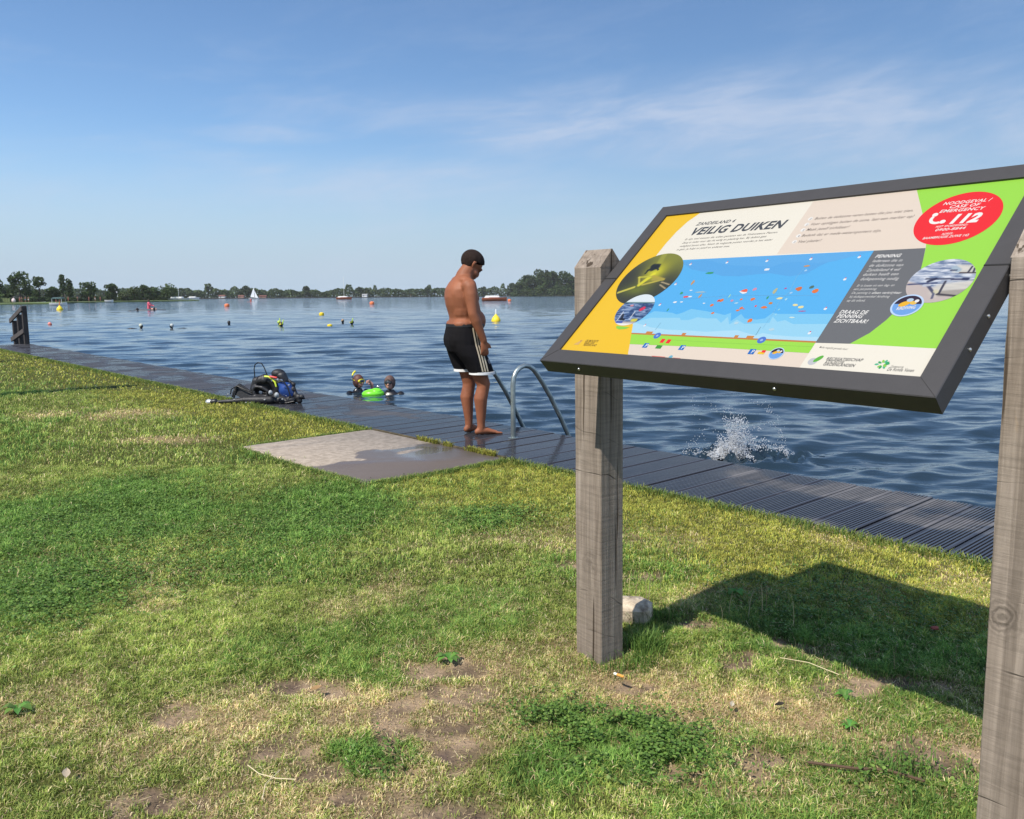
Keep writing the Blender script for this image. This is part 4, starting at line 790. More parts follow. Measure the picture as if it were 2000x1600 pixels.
# ------------------------------------------------------------- people
SKN=mat('brown_skin',(.27,.098,.048),.58,var=.16,scale=7,bump=.08,bscale=180,spec=.28)
def frame_at(org,fwd,up=V(0,0,1)):
    f=Vector(fwd).normalized(); l=up.cross(f).normalized(); u=f.cross(l)
    return Matrix(((f.x,l.x,u.x,org[0]),(f.y,l.y,u.y,org[1]),(f.z,l.z,u.z,org[2]),(0,0,0,1)))
def ering(c,rx,ry,n=20,p=2.2,tx=0):
    o=[]
    for k in range(n):
        a=2*math.pi*k/n; ca,sa=math.cos(a),math.sin(a); x=math.copysign(abs(ca)**(2/p),ca)*rx; y=math.copysign(abs(sa)**(2/p),sa)*ry
        o.append(V(c[0]+x,c[1]+y,c[2]+tx*x))
    return o
def make_boy():
    org=(-.335,7.36,0); root=empty('person',org,'boy in black swim shorts standing barefoot at the boardwalk edge looking down at the water','person')
    Mx=frame_at(org,V(.93,.37,0))
    b=MB()
    # torso
    T=[(-.095,0,.80,.115,.150),(-.098,0,.88,.130,.168),(-.090,0,.95,.148,.176),(-.080,0,1.00,.152,.174),(-.080,0,1.045,.138,.160),(-.086,0,1.09,.142,.164),(-.104,0,1.16,.146,.172),(-.118,0,1.23,.142,.178),(-.124,0,1.30,.128,.174),(-.120,0,1.355,.100,.145),(-.100,0,1.40,.080,.100),(-.075,0,1.435,.066,.072)]
    b.loft([ering(t_[:3],t_[3],t_[4]) for t_ in T])
    b.ell((0,0,1.02),(.105,.135,.11)); b.ell((-.05,.075,1.22),(.075,.07,.06)); b.ell((-.05,-.075,1.22),(.075,.07,.06))
    for s in (1,-1):
        b.ell((-.175,s*.075,1.255),(.070,.080,.10)); b.ell((-.105,s*.100,.995),(.125,.088,.055)); b.ell((-.150,s*.08,.84),(.075,.08,.09)); b.ell((-.103,s*.180,1.328),(.068,.058,.064)); b.ell((-.11,s*.09,1.375),(.065,.085,.045)); b.ell((-.100,s*.07,1.12),(.122,.100,.12))
    b.tube([(-.100,0,1.36),(-.080,0,1.42),(-.040,0,1.475)],[.084,.076,.070],seg=14)
    # head, pitched forward
    HC=V(-.016,0,1.512); pt=R(40); F=V(math.cos(pt),0,-math.sin(pt)); U=V(math.sin(pt),0,math.cos(pt)); L=V(0,1,0)
    h=lambda f,l,u: HC+(F*f+L*l+U*u)*1.13
    b.ell(h(-.008,0,.028),(.098,.077,.088),(F,L,U),seg=20,rn=12); b.ell(h(.030,0,-.040),(.062,.058,.070),(F,L,U),seg=16); b.ell(h(.062,0,-.082),(.026,.030,.024),(F,L,U)); 
    b.ell(h(.050,.032,-.040),(.034,.026,.032),(F,L,U)); b.ell(h(.050,-.032,-.040),(.034,.026,.032),(F,L,U))
    b.tube([h(.080,0,.000),h(.090,0,-.025),h(.094,0,-.035)],[.008,.012,.012],seg=10); b.ell(h(.092,.011,-.038),.009); b.ell(h(.092,-.011,-.038),.009)
    b.ell(h(.082,0,.018),(.016,.050,.011),(F,L,U)); b.ell(h(.085,0,-.058),(.012,.022,.007),(F,L,U)); b.ell(h(.083,0,-.069),(.012,.020,.008),(F,L,U))
    for s in (1,-1):
        b.tube([h(-.002,s*.076,-.030),h(-.010,s*.084,-.008),h(-.012,s*.086,.012),h(-.002,s*.082,.022)],[(.012,.006),(.017,.007),(.018,.007),(.012,.006)],seg=10,side=F)
    # arms
    def arm(s,sh,el,wr,ft):
        sh,el,wr,ft=[Vector(x) for x in (sh,el,wr,ft)]
        b.tube([sh,sh.lerp(el,.3),sh.lerp(el,.65),el,el.lerp(wr,.25),el.lerp(wr,.6),wr],[.060,.062,.053,.045,.047,.037,(.026,.031)],seg=14)
        d=(ft-wr).normalized(); side=V(1,0,0)-d*V(1,0,0).dot(d); side.normalize(); nrm=d.cross(side)
        pl=wr+d*.075; b.tube([wr,wr+d*.03,pl],[(.026,.020),(.036,.017),(.038,.014)],seg=12,side=side)
        for k,(o,ln) in enumerate(((.028,.064),(.010,.072),(-.009,.068),(-.027,.054))):
            p0=wr+d*.070+side*o; cv=-s*nrm if False else V(0,-s*-1,0)
            inn=V(0,-s,0)*1.0; p1=p0+d*ln*.45+side*o*.12; p2=p1+(d*.8+inn*.35).normalized()*ln*.32; p3=p2+(d*.5+inn*.75).normalized()*ln*.25
            b.tube([p0,p1,p2,p3],[.0092,.0090,.0085,.0075],seg=8)
        q0=wr+d*.022+side*.026; q1=q0+(d*.6+side*.75).normalized()*.03; q2=q1+(d*.9+side*.25).normalized()*.028; b.tube([q0,q1,q2],[.012,.0105,.009],seg=8)
    arm(-1,(-.098,-.192,1.318),(-.086,-.236,1.085),(.012,-.225,.850),(.028,-.215,.68))
    arm(1,(-.098,.180,1.315),(-.080,.215,1.085),(.025,.205,.850),(.045,.195,.68))
    # legs
    def leg(s,hip,kn,an,toe):
        hip,kn,an=Vector(hip),Vector(kn),Vector(an)
        b.tube([hip,hip.lerp(kn,.4),hip.lerp(kn,.8),kn,kn.lerp(an,.12)+V(-.006,0,0),kn.lerp(an,.32)+V(-.022,0,0),kn.lerp(an,.6)+V(-.010,0,0),an+V(0,0,.05),an],[.088,.082,.068,.061,.058,.062,.049,.037,.035],seg=16)
        a=R(toe); f=V(math.cos(a),math.sin(a),0); l=V(-f.y,f.x,0); A=V(an.x,an.y,0)
        b.tube([A-f*.035+V(0,0,.032),A+V(0,0,.040),A+f*.05+V(0,0,.036),A+f*.105+V(0,0,.024),A+f*.145+V(0,0,.017)],[(.028,.030),(.033,.038),(.037,.034),(.044,.022),(.042,.015)],seg=14,side=l)
        for k in range(5):
            o=(-.034+.017*k)*s; ln=.05-.006*k if True else 0; r_=.0125 if k==0 else .0085
            o2=-o; b.tube([A+f*.135+l*o2+V(0,0,.014),A+f*(.135+ln)+l*o2*1.08+V(0,0,.010)],r_,seg=8)
    leg(-1,(-.08,-.085,.80),(.050,-.098,.455),(.022,-.096,.06),2); leg(1,(-.09,.085,.80),(-.020,.096,.455),(-.030,.092,.06),30)
    b.rot(Mx); body=b.build('body',SKN,root); organic(body,.0075,4)
    # shorts
    q=MB()
    wr=[(-.086,0,.985,.158,.184),(-.094,0,.93,.164,.192),(-.100,0,.86,.166,.196),(-.096,0,.80,.160,.194),(-.085,0,.75,.150,.188)]
    q.loft([ering(t_[:3],t_[3],t_[4],24,2.4) for t_ in wr]); q.ell((-.172,-.07,.855),(.092,.10,.115)); q.ell((-.172,.07,.855),(.092,.10,.115))
    LG={-1:[(-.085,-.092,.80,.148,.106),(-.055,-.098,.72,.134,.110),(-.005,-.102,.64,.122,.106),(.032,-.104,.560,.112,.100)],1:[(-.090,.092,.80,.148,.106),(-.080,.098,.72,.132,.110),(-.062,.102,.64,.120,.104),(-.042,.104,.575,.110,.098)]}
    for s in (1,-1): q.loft([ering(t_[:3],t_[3],t_[4],22,2.2) for t_ in LG[s]])
    q.rot(Mx); sh=q.build('shorts',mat('black_polyester',(.010,.009,.010),.85,var=.3,scale=6,bump=.6,bscale=12,stretch=(1,1,.4),spec=.12),root); organic(sh,.009,2)
    for s in (1,-1):
        e=MB(); c=LG[s][-1]; outr=[]; zz_=c[2]
        def rr(k,z): return ering((c[0]-.002*s,c[1],z),c[3]*k,c[4]*k,26,2.2)
        e.loft([rr(.97,zz_-.012),rr(1.035,zz_-.010),rr(1.035,zz_+.012),rr(.97,zz_+.014)],cap=False); e.loft([rr(.97,zz_-.012),rr(.97,zz_+.014)],cap=False); e.rot(Mx); e.build('hem',mat('white_trim',(.75,.74,.72),.7),sh)
    e=MB(); e.loft([ering((-.086,0,z),.158*k,.184*k,26,2.4) for z,k in ((.972,1.0),(.972,1.03),(.997,1.02),(.997,.98))],cap=False); e.rot(Mx); e.build('waistband',mat('black_band',(.008,.008,.009),.6),sh)
    # three pairs of stripes down the right side
    from mathutils.bvhtree import BVHTree
    bm_v=[Vector(v.co)+ORG[root.name] for v in sh.data.vertices]; bv=BVHTree.FromPolygons(bm_v,[tuple(p.vertices) for p in sh.data.polygons])
    ST_=mat('cream_stripe',(.62,.52,.36),.7)
    for k,(o0,o1) in enumerate(((-.030,-.034),(-.004,-.010),(.022,.014))):
        e=MB(); rows=[]
        for i in range(19):
            f_=i/18; z=.965-.385*f_; xc=-.045+o0+(f_**1.25)*(.085+o1-o0); row=[]
            for w_ in (-.0065,.0065):
                O=Mx@V(xc+w_,-.6,z); hit=bv.ray_cast(O,(Mx.to_3x3()@V(0,1,0)))
                p=hit[0]; row.append(p+hit[1]*.0025 if p else Mx@V(xc+w_,-.2,z))
            rows.append(row)
        e.loft(rows,closed=False); e.build('stripe',ST_,sh)
    # small round emblem on the front of the right leg
    e=MB(); row=[]
    O=Mx@V(.075,-.6,.665); hit=bv.ray_cast(O,(Mx.to_3x3()@V(0,1,0)))
    if hit[0]:
        c=hit[0]+hit[1]*.003; X_=hit[1].orthogonal().normalized(); Y_=hit[1].cross(X_); n_=16
        for r0,r1 in ((.017,.021),(.006,.010)):
            e.add([c+(X_*math.cos(6.283*j/n_)+Y_*math.sin(6.283*j/n_))*r0 for j in range(n_)]+[c+(X_*math.cos(6.283*j/n_)+Y_*math.sin(6.283*j/n_))*r1 for j in range(n_)],[(j,(j+1)%n_,n_+(j+1)%n_,n_+j) for j in range(n_)])
        e.build('emblem',mat('emblem_grey',(.35,.35,.36),.6),sh)
    # close-cropped hair
    hr=MB(); rings=[]
    for i in range(11):
        a=math.pi/2*(i/10)*1.28-.50; row=[]
        for k in range(28):
            t_=2*math.pi*k/28; ff,ll=math.cos(t_),math.sin(t_)
            lo=-.85 if ff<.05 else (-.85+(ff-.05)*1.7); lo=min(lo,.42)
            if abs(ll)>.6 and -.15<ff<.75: lo=max(lo,-.02+.3*max(0,ff))
            ph=lo+(math.pi/2-lo)*i/10
            cf=math.cos(ph); p=h(-.009+ff*cf*.0990,ll*cf*.0785,.029+math.sin(ph)*.0890); row.append(p)
        rings.append(row)
    hr.loft(rings); hr.rot(Mx); hr.build('hair',mat('black_hair',(.034,.021,.017),.9,var=.5,scale=90,bump=1,bscale=260,spec=.15),root)
    e=MB()
    for s in (1,-1): e.ell(h(.080,s*.030,-.002),(.006,.011,.006),(F,L,U))
    e.rot(Mx); e.build('eyes',mat('eye_dark',(.05,.04,.035),.25),root)
make_boy()

WET=mat('black_neoprene',(.010,.010,.012),.32,var=.3,scale=10); PAL=mat('pale_skin',(.60,.30,.22),.5,var=.12,scale=8); YL=mat('yellow_rubber',(.80,.68,.04),.4); GLS=mat('mask_glass',(.05,.06,.07),.08,spec=.8); BLK=mat('black_rubber',(.012,.012,.013),.45)
def diver(name,loc,face,label,hood,maskm,snork=None,arm_to=None):
    root=empty('person',loc,label,'person'); Mx=frame_at(loc,Vector(face))
    b=MB(); b.loft([ering(c,rx,ry) for c,rx,ry in (((-.02,0,-.35),.13,.20),((-.02,0,-.05),.13,.21),((-.02,0,.02),.10,.19),((-.01,0,.06),.06,.09),((0,0,.10),.055,.06))])
    for s in (1,-1): b.tube([(-.01,s*.17,.02),(.08,s*.24,-.02),(.26,s*.16,-.01)],[.06,.05,.035],seg=10)
    b.rot(Mx); bd_=b.build('body',WET,root); organic(bd_,.014,2)
    f=MB(); f.ell((.012,0,.205),(.092,.076,.108),seg=18,rn=12); f.ell((.05,0,.150),(.045,.045,.045)); f.tube([(.090,0,.21),(.108,0,.185)],[.012,.016],seg=8); f.ell((.09,0,.148),(.012,.024,.007)); f.rot(Mx); fc=f.build('face',PAL,root); organic(fc,.008,2)
    h_=MB(); rings=[]
    for i in range(9):
        row=[]
        for k in range(24):
            t_=2*math.pi*k/24; ff=math.cos(t_); lo=-1.1 if ff<.35 else -1.1+(ff-.35)*2.5; lo=min(lo,.62); ph=lo+(math.pi/2-lo)*i/8; cf=math.cos(ph)
            row.append(V(.008+ff*cf*.100,math.sin(t_)*cf*.088,.212+math.sin(ph)*.116))
        rings.append(row)
    h_.loft(rings); h_.rot(Mx); h_.build('hood',hood,root)
    k=MB(); k.loft([[V(.085+dx,.058*math.cos(a)*sc,.222+.034*math.sin(a)*sc) for a in [6.283*j/18 for j in range(18)]] for dx,sc in ((-.02,1.08),(.022,1),(.024,.86))]); k.tube([(.07,.06,.225),(0,.092,.24),(-.09,.05,.25),(-.105,0,.25),(-.09,-.05,.25),(0,-.092,.24),(.07,-.06,.225)],.0045,seg=6); k.rot(Mx); mk=k.build('mask',maskm,root)
    g_=MB(); g_.ell((.110,0,.222),(.004,.045,.024)); g_.rot(Mx); g_.build('lens',GLS,mk)
    if snork:
        n=MB(); n.tube([(.10,-.02,.145),(.07,-.075,.15),(.02,-.100,.20),(-.03,-.09,.28),(-.04,-.075,.315)],.0075,seg=8,mi=1); n.tube([(-.04,-.075,.315),(-.05,-.05,.345),(-.05,-.015,.37)],[.013,.015,.016],seg=10); n.rot(Mx); n.build('snorkel',[snork,BLK],root)
    return root,Mx
ra,Ma=diver('a',(-2.50,13.25,WATER-.04),(.75,-.66,0),'snorkeller with yellow mask and snorkel, left of the lime green float',mat('brown_hood',(.10,.035,.025),.6),YL,YL)
rb,Mb=diver('b',(-1.92,12.85,WATER-.02),(-.15,-1,0),'diver in a brown hood and dark mask, right of the lime green float',mat('brown_camo',(.11,.06,.045),.7,var=.7,scale=30),BLK)
h_=MB(); h_.tube([(.12,.20,.05),(.14,.17,.16),(.13,.14,.20)],[.03,.028,.022],seg=10)
for k in range(4): h_.tube([(.13,.15-.004,.19+.012*k),(.15,.10,.19+.013*k),(.13,.07,.18+.012*k)],[.009,.009,.008],seg=6)
h_.tube([(.12,.14,.17),(.13,.11,.155)],.011,seg=6); h_.rot(Ma); hn=h_.build('hand',PAL,ra); organic(hn,.007,1)
m=MB(); m.tube([(-.14,-.21,.07),(-.10,-.23,.13)],[.025,.03],seg=8); m.tube([(.05,-.20,.06),(.02,-.26,.10),(.04,-.30,.03)],.011,seg=8); m.rot(Mb); m.build('regulator',mat('chrome',(.5,.5,.5),.25,metal=.9),rb)
m=MB(); c=V(-2.17,12.72,WATER); m.ell(c+V(0,0,.03),(.18,.13,.075),(V(.97,.1,0),V(-.1,.97,0),V(.10,0,1)),seg=22,rn=10); m.ell(c+V(.05,0,.06),(.10,.10,.06),seg=16)
fl=m.build('swim_float',mat('lime_float',(.18,.72,.03),.35,var=.05),loc=tuple(c)); tag(fl,'lime green padded float between the two people in the water','float')
def swimmer(loc,face,label,grp,capm,style=0,sc=1.0):
    root=empty('person',loc,label,'person',grp); Mx=frame_at(loc,Vector(face))@Matrix.Scale(sc,4)
    b=MB(); b.loft([ering(c,rx,ry,14) for c,rx,ry in (((-.02,0,-.25),.12,.20),((-.02,0,-.02),.12,.20),((-.01,0,.03),.06,.10),((0,0,.08),.05,.055))]); b.ell((.01,0,.17),(.09,.075,.105),seg=14)
    b.tube([(0,.18,-.02),(.12,.3,0),(.3,.25,-.02)],[.05,.04,.03],seg=8); b.tube([(0,-.18,-.02),(.12,-.3,0),(.3,-.25,-.02)],[.05,.04,.03],seg=8)
    if style==2: b.tube([(-.25,.05,-.05),(-.6,.06,0),(-.9,.05,-.03)],[.11,.10,.05],seg=10)
    b.rot(Mx); o=b.build('body',WET if style!=3 else mat('sunburnt',(.55,.14,.10),.5),root); organic(o,.02,1)
    c=MB(); c.ell((-.012,0,.20),(.095,.082,.10),seg=14); c.rot(Mx); c.build('hood' if style!=3 else 'hair',capm,root)
    if style==1: 
        y_=MB(); y_.tube([(.02,.06,.18),(-.01,.10,.30),(-.03,.10,.40)],.022,seg=8); y_.rot(Mx); y_.build('snorkel',mat('lime_rubber',(.55,.75,.05),.4),root)
        y_=MB(); y_.box((.10,0,.19),(.03,.12,.06),bev=.01); y_.rot(Mx); y_.build('mask',YL,root)
    if style==0:
        y_=MB(); y_.box((.10,0,.19),(.03,.12,.06),bev=.01); y_.rot(Mx); y_.build('mask',BLK,root)
GRP='divers far out on the lake'; DK=mat('dark_cap',(.02,.018,.02),.6); LC=mat('lime_cap',(.40,.55,.08),.5)
for x,y,st_,cap,lb,fc in ((-15.5,45.2,0,DK,'dark-hooded diver leftmost of the row beyond the scuba gear',(.3,-1,0)),(-12.6,44.7,1,LC,'lime-capped diver, farther of the close pair left of the yellow buoys',(1,-.3,0)),(-11.7,41.9,1,DK,'diver with a lime green snorkel, nearer of the close pair left of the yellow buoys',(-.5,-1,0)),(-9.5,46.4,0,mat('tan_cap',(.35,.22,.10),.6),'diver with a tan hood right of the yellow marker',(.4,-1,0)),(-8.5,43.9,1,DK,'rightmost diver of the row, with a green snorkel',(-1,-.4,0)),(-18.4,40.9,2,mat('pale_cap',(.5,.52,.42),.6),'flat-swimming diver with a pale cap, left of the rail-side pair',(1,-.1,0)),(-16.8,40.7,2,mat('silver_cap',(.45,.47,.45),.5),'flat-swimming diver with a silvery cap, right of the two nearest the rail',(-1,-.1,0)),(-41.7,92.1,2,DK,'far black swimmer left of the pink-shirted person',(1,0,0)),(-41.0,94.8,0,DK,'far swimmer with a dark head right of the pink-shirted person',(0,-1,0))):
    swimmer((x,y,WATER-.05),fc,lb,GRP,cap,st_,1.0 if y<60 else 1.5)
swimmer((-26.5,47.3,WATER-.16),(1,0,0),'sunburnt swimmer lying in the water right of the stair rail',GRP,mat('sun_pink',(.75,.25,.20),.6),3,1.1)
# person kneeling on a paddle board, pink shirt
root=empty('person',(-43.3,98.7,WATER),'person in a pink shirt sitting on a dark board far out','person'); m=MB(); m.loft([ering(c,rx,ry,12) for c,rx,ry in (((0,0,.15),.2,.25),((0,0,.5),.17,.24),((0,0,.85),.15,.25),((0,0,.98),.07,.1))]); m.tube([(0,.25,.85),(.3,.3,.6),(.5,.2,.5)],.06,seg=8); m.tube([(0,-.25,.85),(.3,-.3,.6),(.5,-.2,.5)],.06,seg=8); m.rot(Matrix.Translation((-43.3,98.7,WATER))); o=m.build('shirt',mat('pink_cloth',(.75,.13,.18),.8),root); organic(o,.03,1)
m=MB(); m.ell((-43.3,98.7,WATER+1.14),(.11,.1,.15)); m.build('head',mat('dark_head',(.08,.04,.03),.7),root)
m=MB(); m.tube([(-43.1,98.8,WATER+.12),(-42.8,98.6,WATER+.14),(-42.4,98.6,WATER+.12)],[.14,.12,.08],seg=8); m.build('legs',PAL,root)
m=MB(); m.loft([[V(-43.2+x,98.7+w*y_,WATER+z) for y_,z in ((-1,.0),(-.8,.07),(.8,.07),(1,0),(.7,-.05),(-.7,-.05))] for x,w in ((-1.9,.05),(-1.4,.28),(0,.38),(1.4,.28),(1.9,.05))]); tag(m.build('paddle_board',mat('board_dark',(.03,.03,.035),.5),loc=(-43.2,98.7,WATER)),'dark paddle board under the pink-shirted person','paddle board')
swimmer((-72.7,230.8,WATER-.05),(0,-1,0),'tiny red-capped swimmer below the sailing boat',GRP,mat('red_cap',(.5,.04,.05),.6),3,3.0)

# ------------------------------------------------------------- scuba gear on the boardwalk
def gear():
    org=V(-2.92,9.62,0); Xc=V(.985,-.17,0); Yc=V(.17,.985,0)
    g=lambda x,z,y=0: org+Xc*x+Yc*y+V(0,0,z)
    K=.00133; c=lambda cx_,cy_,y=0: g((cx_-636)*K,(455-cy_)*K,y)
    root=empty('scuba_set',tuple(org),'black diving vest with blue cylinder and hoses lying on the boardwalk','diving gear')
    NY=mat('black_nylon',(.014,.014,.016),.55,var=.4,scale=20,bump=.5,bscale=50); BN=mat('black_pad',(.020,.020,.023),.5,var=.4,scale=16,bump=.4,bscale=40)
    # vest: back pad plus two puffed lobes with an arm hole
    m=MB(); 
    m.tube([c(545,400,.02),c(535,330,.0),c(560,262,.0),c(640,240,.0),c(710,262,.02),c(745,330,.03),c(735,400,.03),c(680,440,.02)],[.040,.050,.056,.060,.060,.055,.055,.05],seg=14)
    m.tube([c(560,365,-.06),c(548,330,-.06),c(580,303,-.07),c(640,312,-.07),c(690,345,-.06),c(680,385,-.05),c(620,395,-.05),c(570,392,-.05),c(558,365,-.06)],[.022]*9,seg=10)
    m.ell(c(650,265,.07),(.12,.08,.06)); m.ell(c(690,350,.10),(.11,.10,.12)); m.ell(c(610,415,.0),(.17,.12,.06)); m.ell(c(770,420,.02),(.17,.12,.06)); m.ell(c(640,290,.05),(.14,.07,.10)); m.ell(c(600,250,.02),(.08,.05,.04)); m.ell(c(850,430,.02),(.12,.10,.04))
    m.tube([c(740,200,.05),c(790,215,.05),c(815,260,.05)],[.05,.06,.05],seg=12)
    o=m.build('vest',BN,root); organic(o,.011,2)
    m=MB(); m.ell(c(655,250,-.065),(.035,.012,.03),seg=14); m.build('vest_valve',NY,root)
    # waist harness folded out to the left
    m=MB(); m.loft([[c(x,y+dy,yy) for dy,yy in ((-h/2,-.03),(-h/2,.0),(h/2,.02),(h/2,-.05))] for x,y,h in ((335,385,40),(360,350,60),(400,340,110),(440,365,110),(520,405,70),(560,420,50))]); m.tube([c(335,395),c(350,350),c(372,318),c(398,292)],.012,seg=8); m.tube([c(398,292),c(470,335),c(525,375)],.014,seg=8); m.tube([c(350,430,-.05),c(395,300,-.05)],.010,seg=8); o=m.build('harness',NY,root)
    m=MB(); m.tube([c(720,420,-.08),c(600,422,-.10),c(480,422,-.10),c(360,432,-.12),c(280,436,-.13),c(225,440,-.14)],[.050,.047,.038,.026,.020,.018],seg=12); m.build('strap',NY,root)
    # cylinder
    m=MB(); a=c(800,285,-.02); d=(Xc*.50+Yc*.35+V(0,0,-.70)).normalized(); m.tube([a,a+d*.03,a+d*.07,a+d*.16],[.040,.070,.088,.088],seg=22); tk=m.build('cylinder',mat('tank_blue',(.02,.06,.24),.3,var=.2,coat=.3),root)
    m=MB(); m.ell(c(885,420,-.03),(.07,.05,.045),(Xc,Yc,V(0,0,1)),seg=14); m.build('pouch',NY,root)
    m=MB(); m.tube([a-d*.02,a-d*.08],[.022,.026],seg=12); m.tube([a-d*.06-Xc*.06,a-d*.06+Xc*.05],[.022,.02],seg=10); m.build('valve',mat('chrome',(.5,.5,.5),.25,metal=.9),tk)
    # black parts to the right
    m=MB()
    for x,y,r_ in ((885,265,.022),(912,285,.026),(905,330,.03),(925,380,.035),(915,420,.04),(955,400,.04),(985,395,.03),(960,432,.035)): m.ell(c(x,y,.0),r_,seg=10,rn=7)
    m.tube([c(870,250),c(905,280),c(925,340),c(930,400)],.016,seg=8); m.tube([c(930,380),c(980,395),c(1005,410)],.014,seg=8); o=m.build('regulator_body',NY,root); organic(o,.010,1)
    # hoses
    for nm,pts,r_,mt in (('hose',((575,225),(572,150),(582,110),(610,92),(645,98),(668,135),(690,195)),.0065,BLK),('hose',((670,213),(705,215),(738,235),(762,262),(772,300)),.011,mat('neon_hose',(.66,.80,.06),.4)),('hose',((800,240),(850,262),(880,310),(900,380),(870,440)),.008,BLK),('hose',((540,350),(470,330),(400,300),(345,330),(335,372)),.007,BLK),('hose',((690,400),(760,440),(860,445),(930,430)),.009,BLK)):
        m=MB(); m.tube([c(x,y,-.07) for x,y in pts],r_,seg=8); m.build(nm,mt,root)
    m=MB(); m.tube([c(728,212,-.09),c(785,222,-.09)],.012,seg=8); m.build('inflator',mat('red_plastic',(.65,.05,.04),.4),root)
    for x,y,r_ in ((738,350,.026),(795,372,.030)):
        m=MB(); m.ell(c(x,y,-.13),(r_,.018,r_*1.15),(Xc,Yc,V(0,0,1)),seg=14); m.ell(c(x,y,-.15),(r_*.6,.008,r_*.6),(Xc,Yc,V(0,0,1)),seg=12); m.build('gauge',mat('grey_plastic',(.28,.30,.32),.35),root)
    for x,y in ((340,368),(397,415),(683,412),(505,440),(545,440),(275,442),(815,232),(915,280),(850,405)):
        m=MB(); m.box(c(x,y,-.14),(.022,.01,.014),(Xc,Yc,V(0,0,1)),bev=.003); m.build('buckle',mat('bright_metal',(.7,.7,.7),.3,metal=.6),root)
    m=MB(); m.tube([c(215,436,-.14),c(185,440,-.14)],[.034,.036],seg=14); m.tube([c(183,440,-.14),c(152,444,-.14)],[.032,.040],seg=14,mi=1); m.build('torch',[BLK,mat('silver_paint',(.55,.57,.58),.3,metal=.5)],root)
    m=MB(); m.ell(c(750,195,.06),(.085,.07,.055),seg=16,rn=10); m.ell(c(790,215,.05),(.05,.05,.05)); o=m.build('hood',NY,root); organic(o,.012,2)
gear()

# ------------------------------------------------------------- splash
def splash():
    cx_,cy_=2.12,7.72; rd=random.Random(9); v=[];f=[]
    import itertools
    oc=[(1,0,0),(-1,0,0),(0,1,0),(0,-1,0),(0,0,1),(0,0,-1)]; of=[(0,2,4),(2,1,4),(1,3,4),(3,0,4),(2,0,5),(1,2,5),(3,1,5),(0,3,5)]
    m=MB()
    def drop(p,r):
        sx=r*rd.uniform(.7,1.3); sz=r*rd.uniform(.8,1.7); b0=len(m.v); m.add([Vector(p)+V(a*sx,b*sx,c*sz) for a,b,c in oc],of)
    px=.00492
    def P(cx__,cy__,dy=0):
        # plane through the centre of the splash facing the jetty; 5 units of the drawing = one measuring unit
        return V(cx_+(cx__-880)/5*px,cy_+dy,WATER+(640-cy__)/5*px)
    def jet(pts,n,sp,r0=.003,r1=.006):
        for i in range(n):
            k=rd.random()*(len(pts)-1); a=int(k); q=k-a; x=pts[a][0]*(1-q)+pts[a+1][0]*q; y=pts[a][1]*(1-q)+pts[a+1][1]*q; drop(P(x+rd.gauss(0,sp),y+rd.gauss(0,sp),rd.gauss(0,.08)),rd.uniform(r0,r1))
    for i in range(34):       # thin jets leaning out of the plume
        x0=865+rd.gauss(0,42); hh=rd.uniform(90,400)*(1 if abs(x0-880)<45 else .6); x1=x0+rd.gauss(15,38)+(x0-865)*.8
        jet([(x0,645),(x0*.6+x1*.4,645-hh*.55),(x1,645-hh)],int(30+hh*.30),rd.uniform(3,10),.002,.006)
    jet([(640,660),(720,610),(790,540),(850,560),(940,590),(1010,640)],1500,20,.003,.008)
    jet([(830,330),(880,290),(930,270),(960,330),(900,400),(860,470),(930,500)],380,22,.002,.006)
    jet([(980,330),(1080,370),(1140,380),(1090,300),(1250,320),(1310,380),(1360,460),(1360,560)],90,8,.002,.0045)
    jet([(1180,210),(1240,190),(1300,250),(1315,370),(1365,470),(1350,560)],60,5,.002,.004)
    jet([(770,180),(850,150),(900,250),(960,320)],38,26,.002,.004); jet([(980,90),(1100,120),(1220,160),(1180,200)],34,16,.002,.004)
    jet([(620,120),(700,180),(800,200),(920,150)],28,22,.002,.004); jet([(450,80),(480,130),(560,290)],12,26,.002,.004); jet([(450,560),(490,500),(560,400),(700,380)],40,10,.002,.0045); jet([(560,430),(640,520),(600,560)],16,14,.002,.004)
    jet([(1040,420),(1080,520),(1090,560)],70,9); jet([(760,430),(770,520),(790,600)],80,10); jet([(1120,480),(1220,490)],25,15)
    jet([(400,600),(600,590),(700,640)],160,14); jet([(990,570),(1150,545),(1350,570),(1430,630),(1600,700)],420,16,.002,.006); jet([(1000,600),(1060,670),(1110,700)],160,9,.004,.009); jet([(620,655),(780,600),(960,590),(1010,640)],700,20,.003,.007)
    # ropes of water inside the plume
    for i in range(60):
        x0=870+rd.gauss(0,60); h=rd.uniform(15,90); x1=x0+rd.gauss(10,40); m.tube([P(x0,640,rd.uniform(-.05,.05)),P((x0+x1)/2+rd.gauss(0,15),640-h*.55),P(x1,640-h)],[rd.uniform(.014,.03),rd.uniform(.010,.020),.006],seg=6)
    sm=bpy.data.materials.new('splash_water'); sm.use_nodes=True; b=sm.node_tree.nodes['Principled BSDF']; b.inputs['Base Color'].default_value=(.93,.96,1,1); b.inputs['Roughness'].default_value=.08; b.inputs['Transmission Weight'].default_value=.55; b.inputs['IOR'].default_value=1.33
    o=m.build('splash',sm,smooth=False,loc=(cx_,cy_,WATER)); tag(o,'white splash of water thrown up beyond the boardwalk below the sign','splash',kind='stuff')
splash()

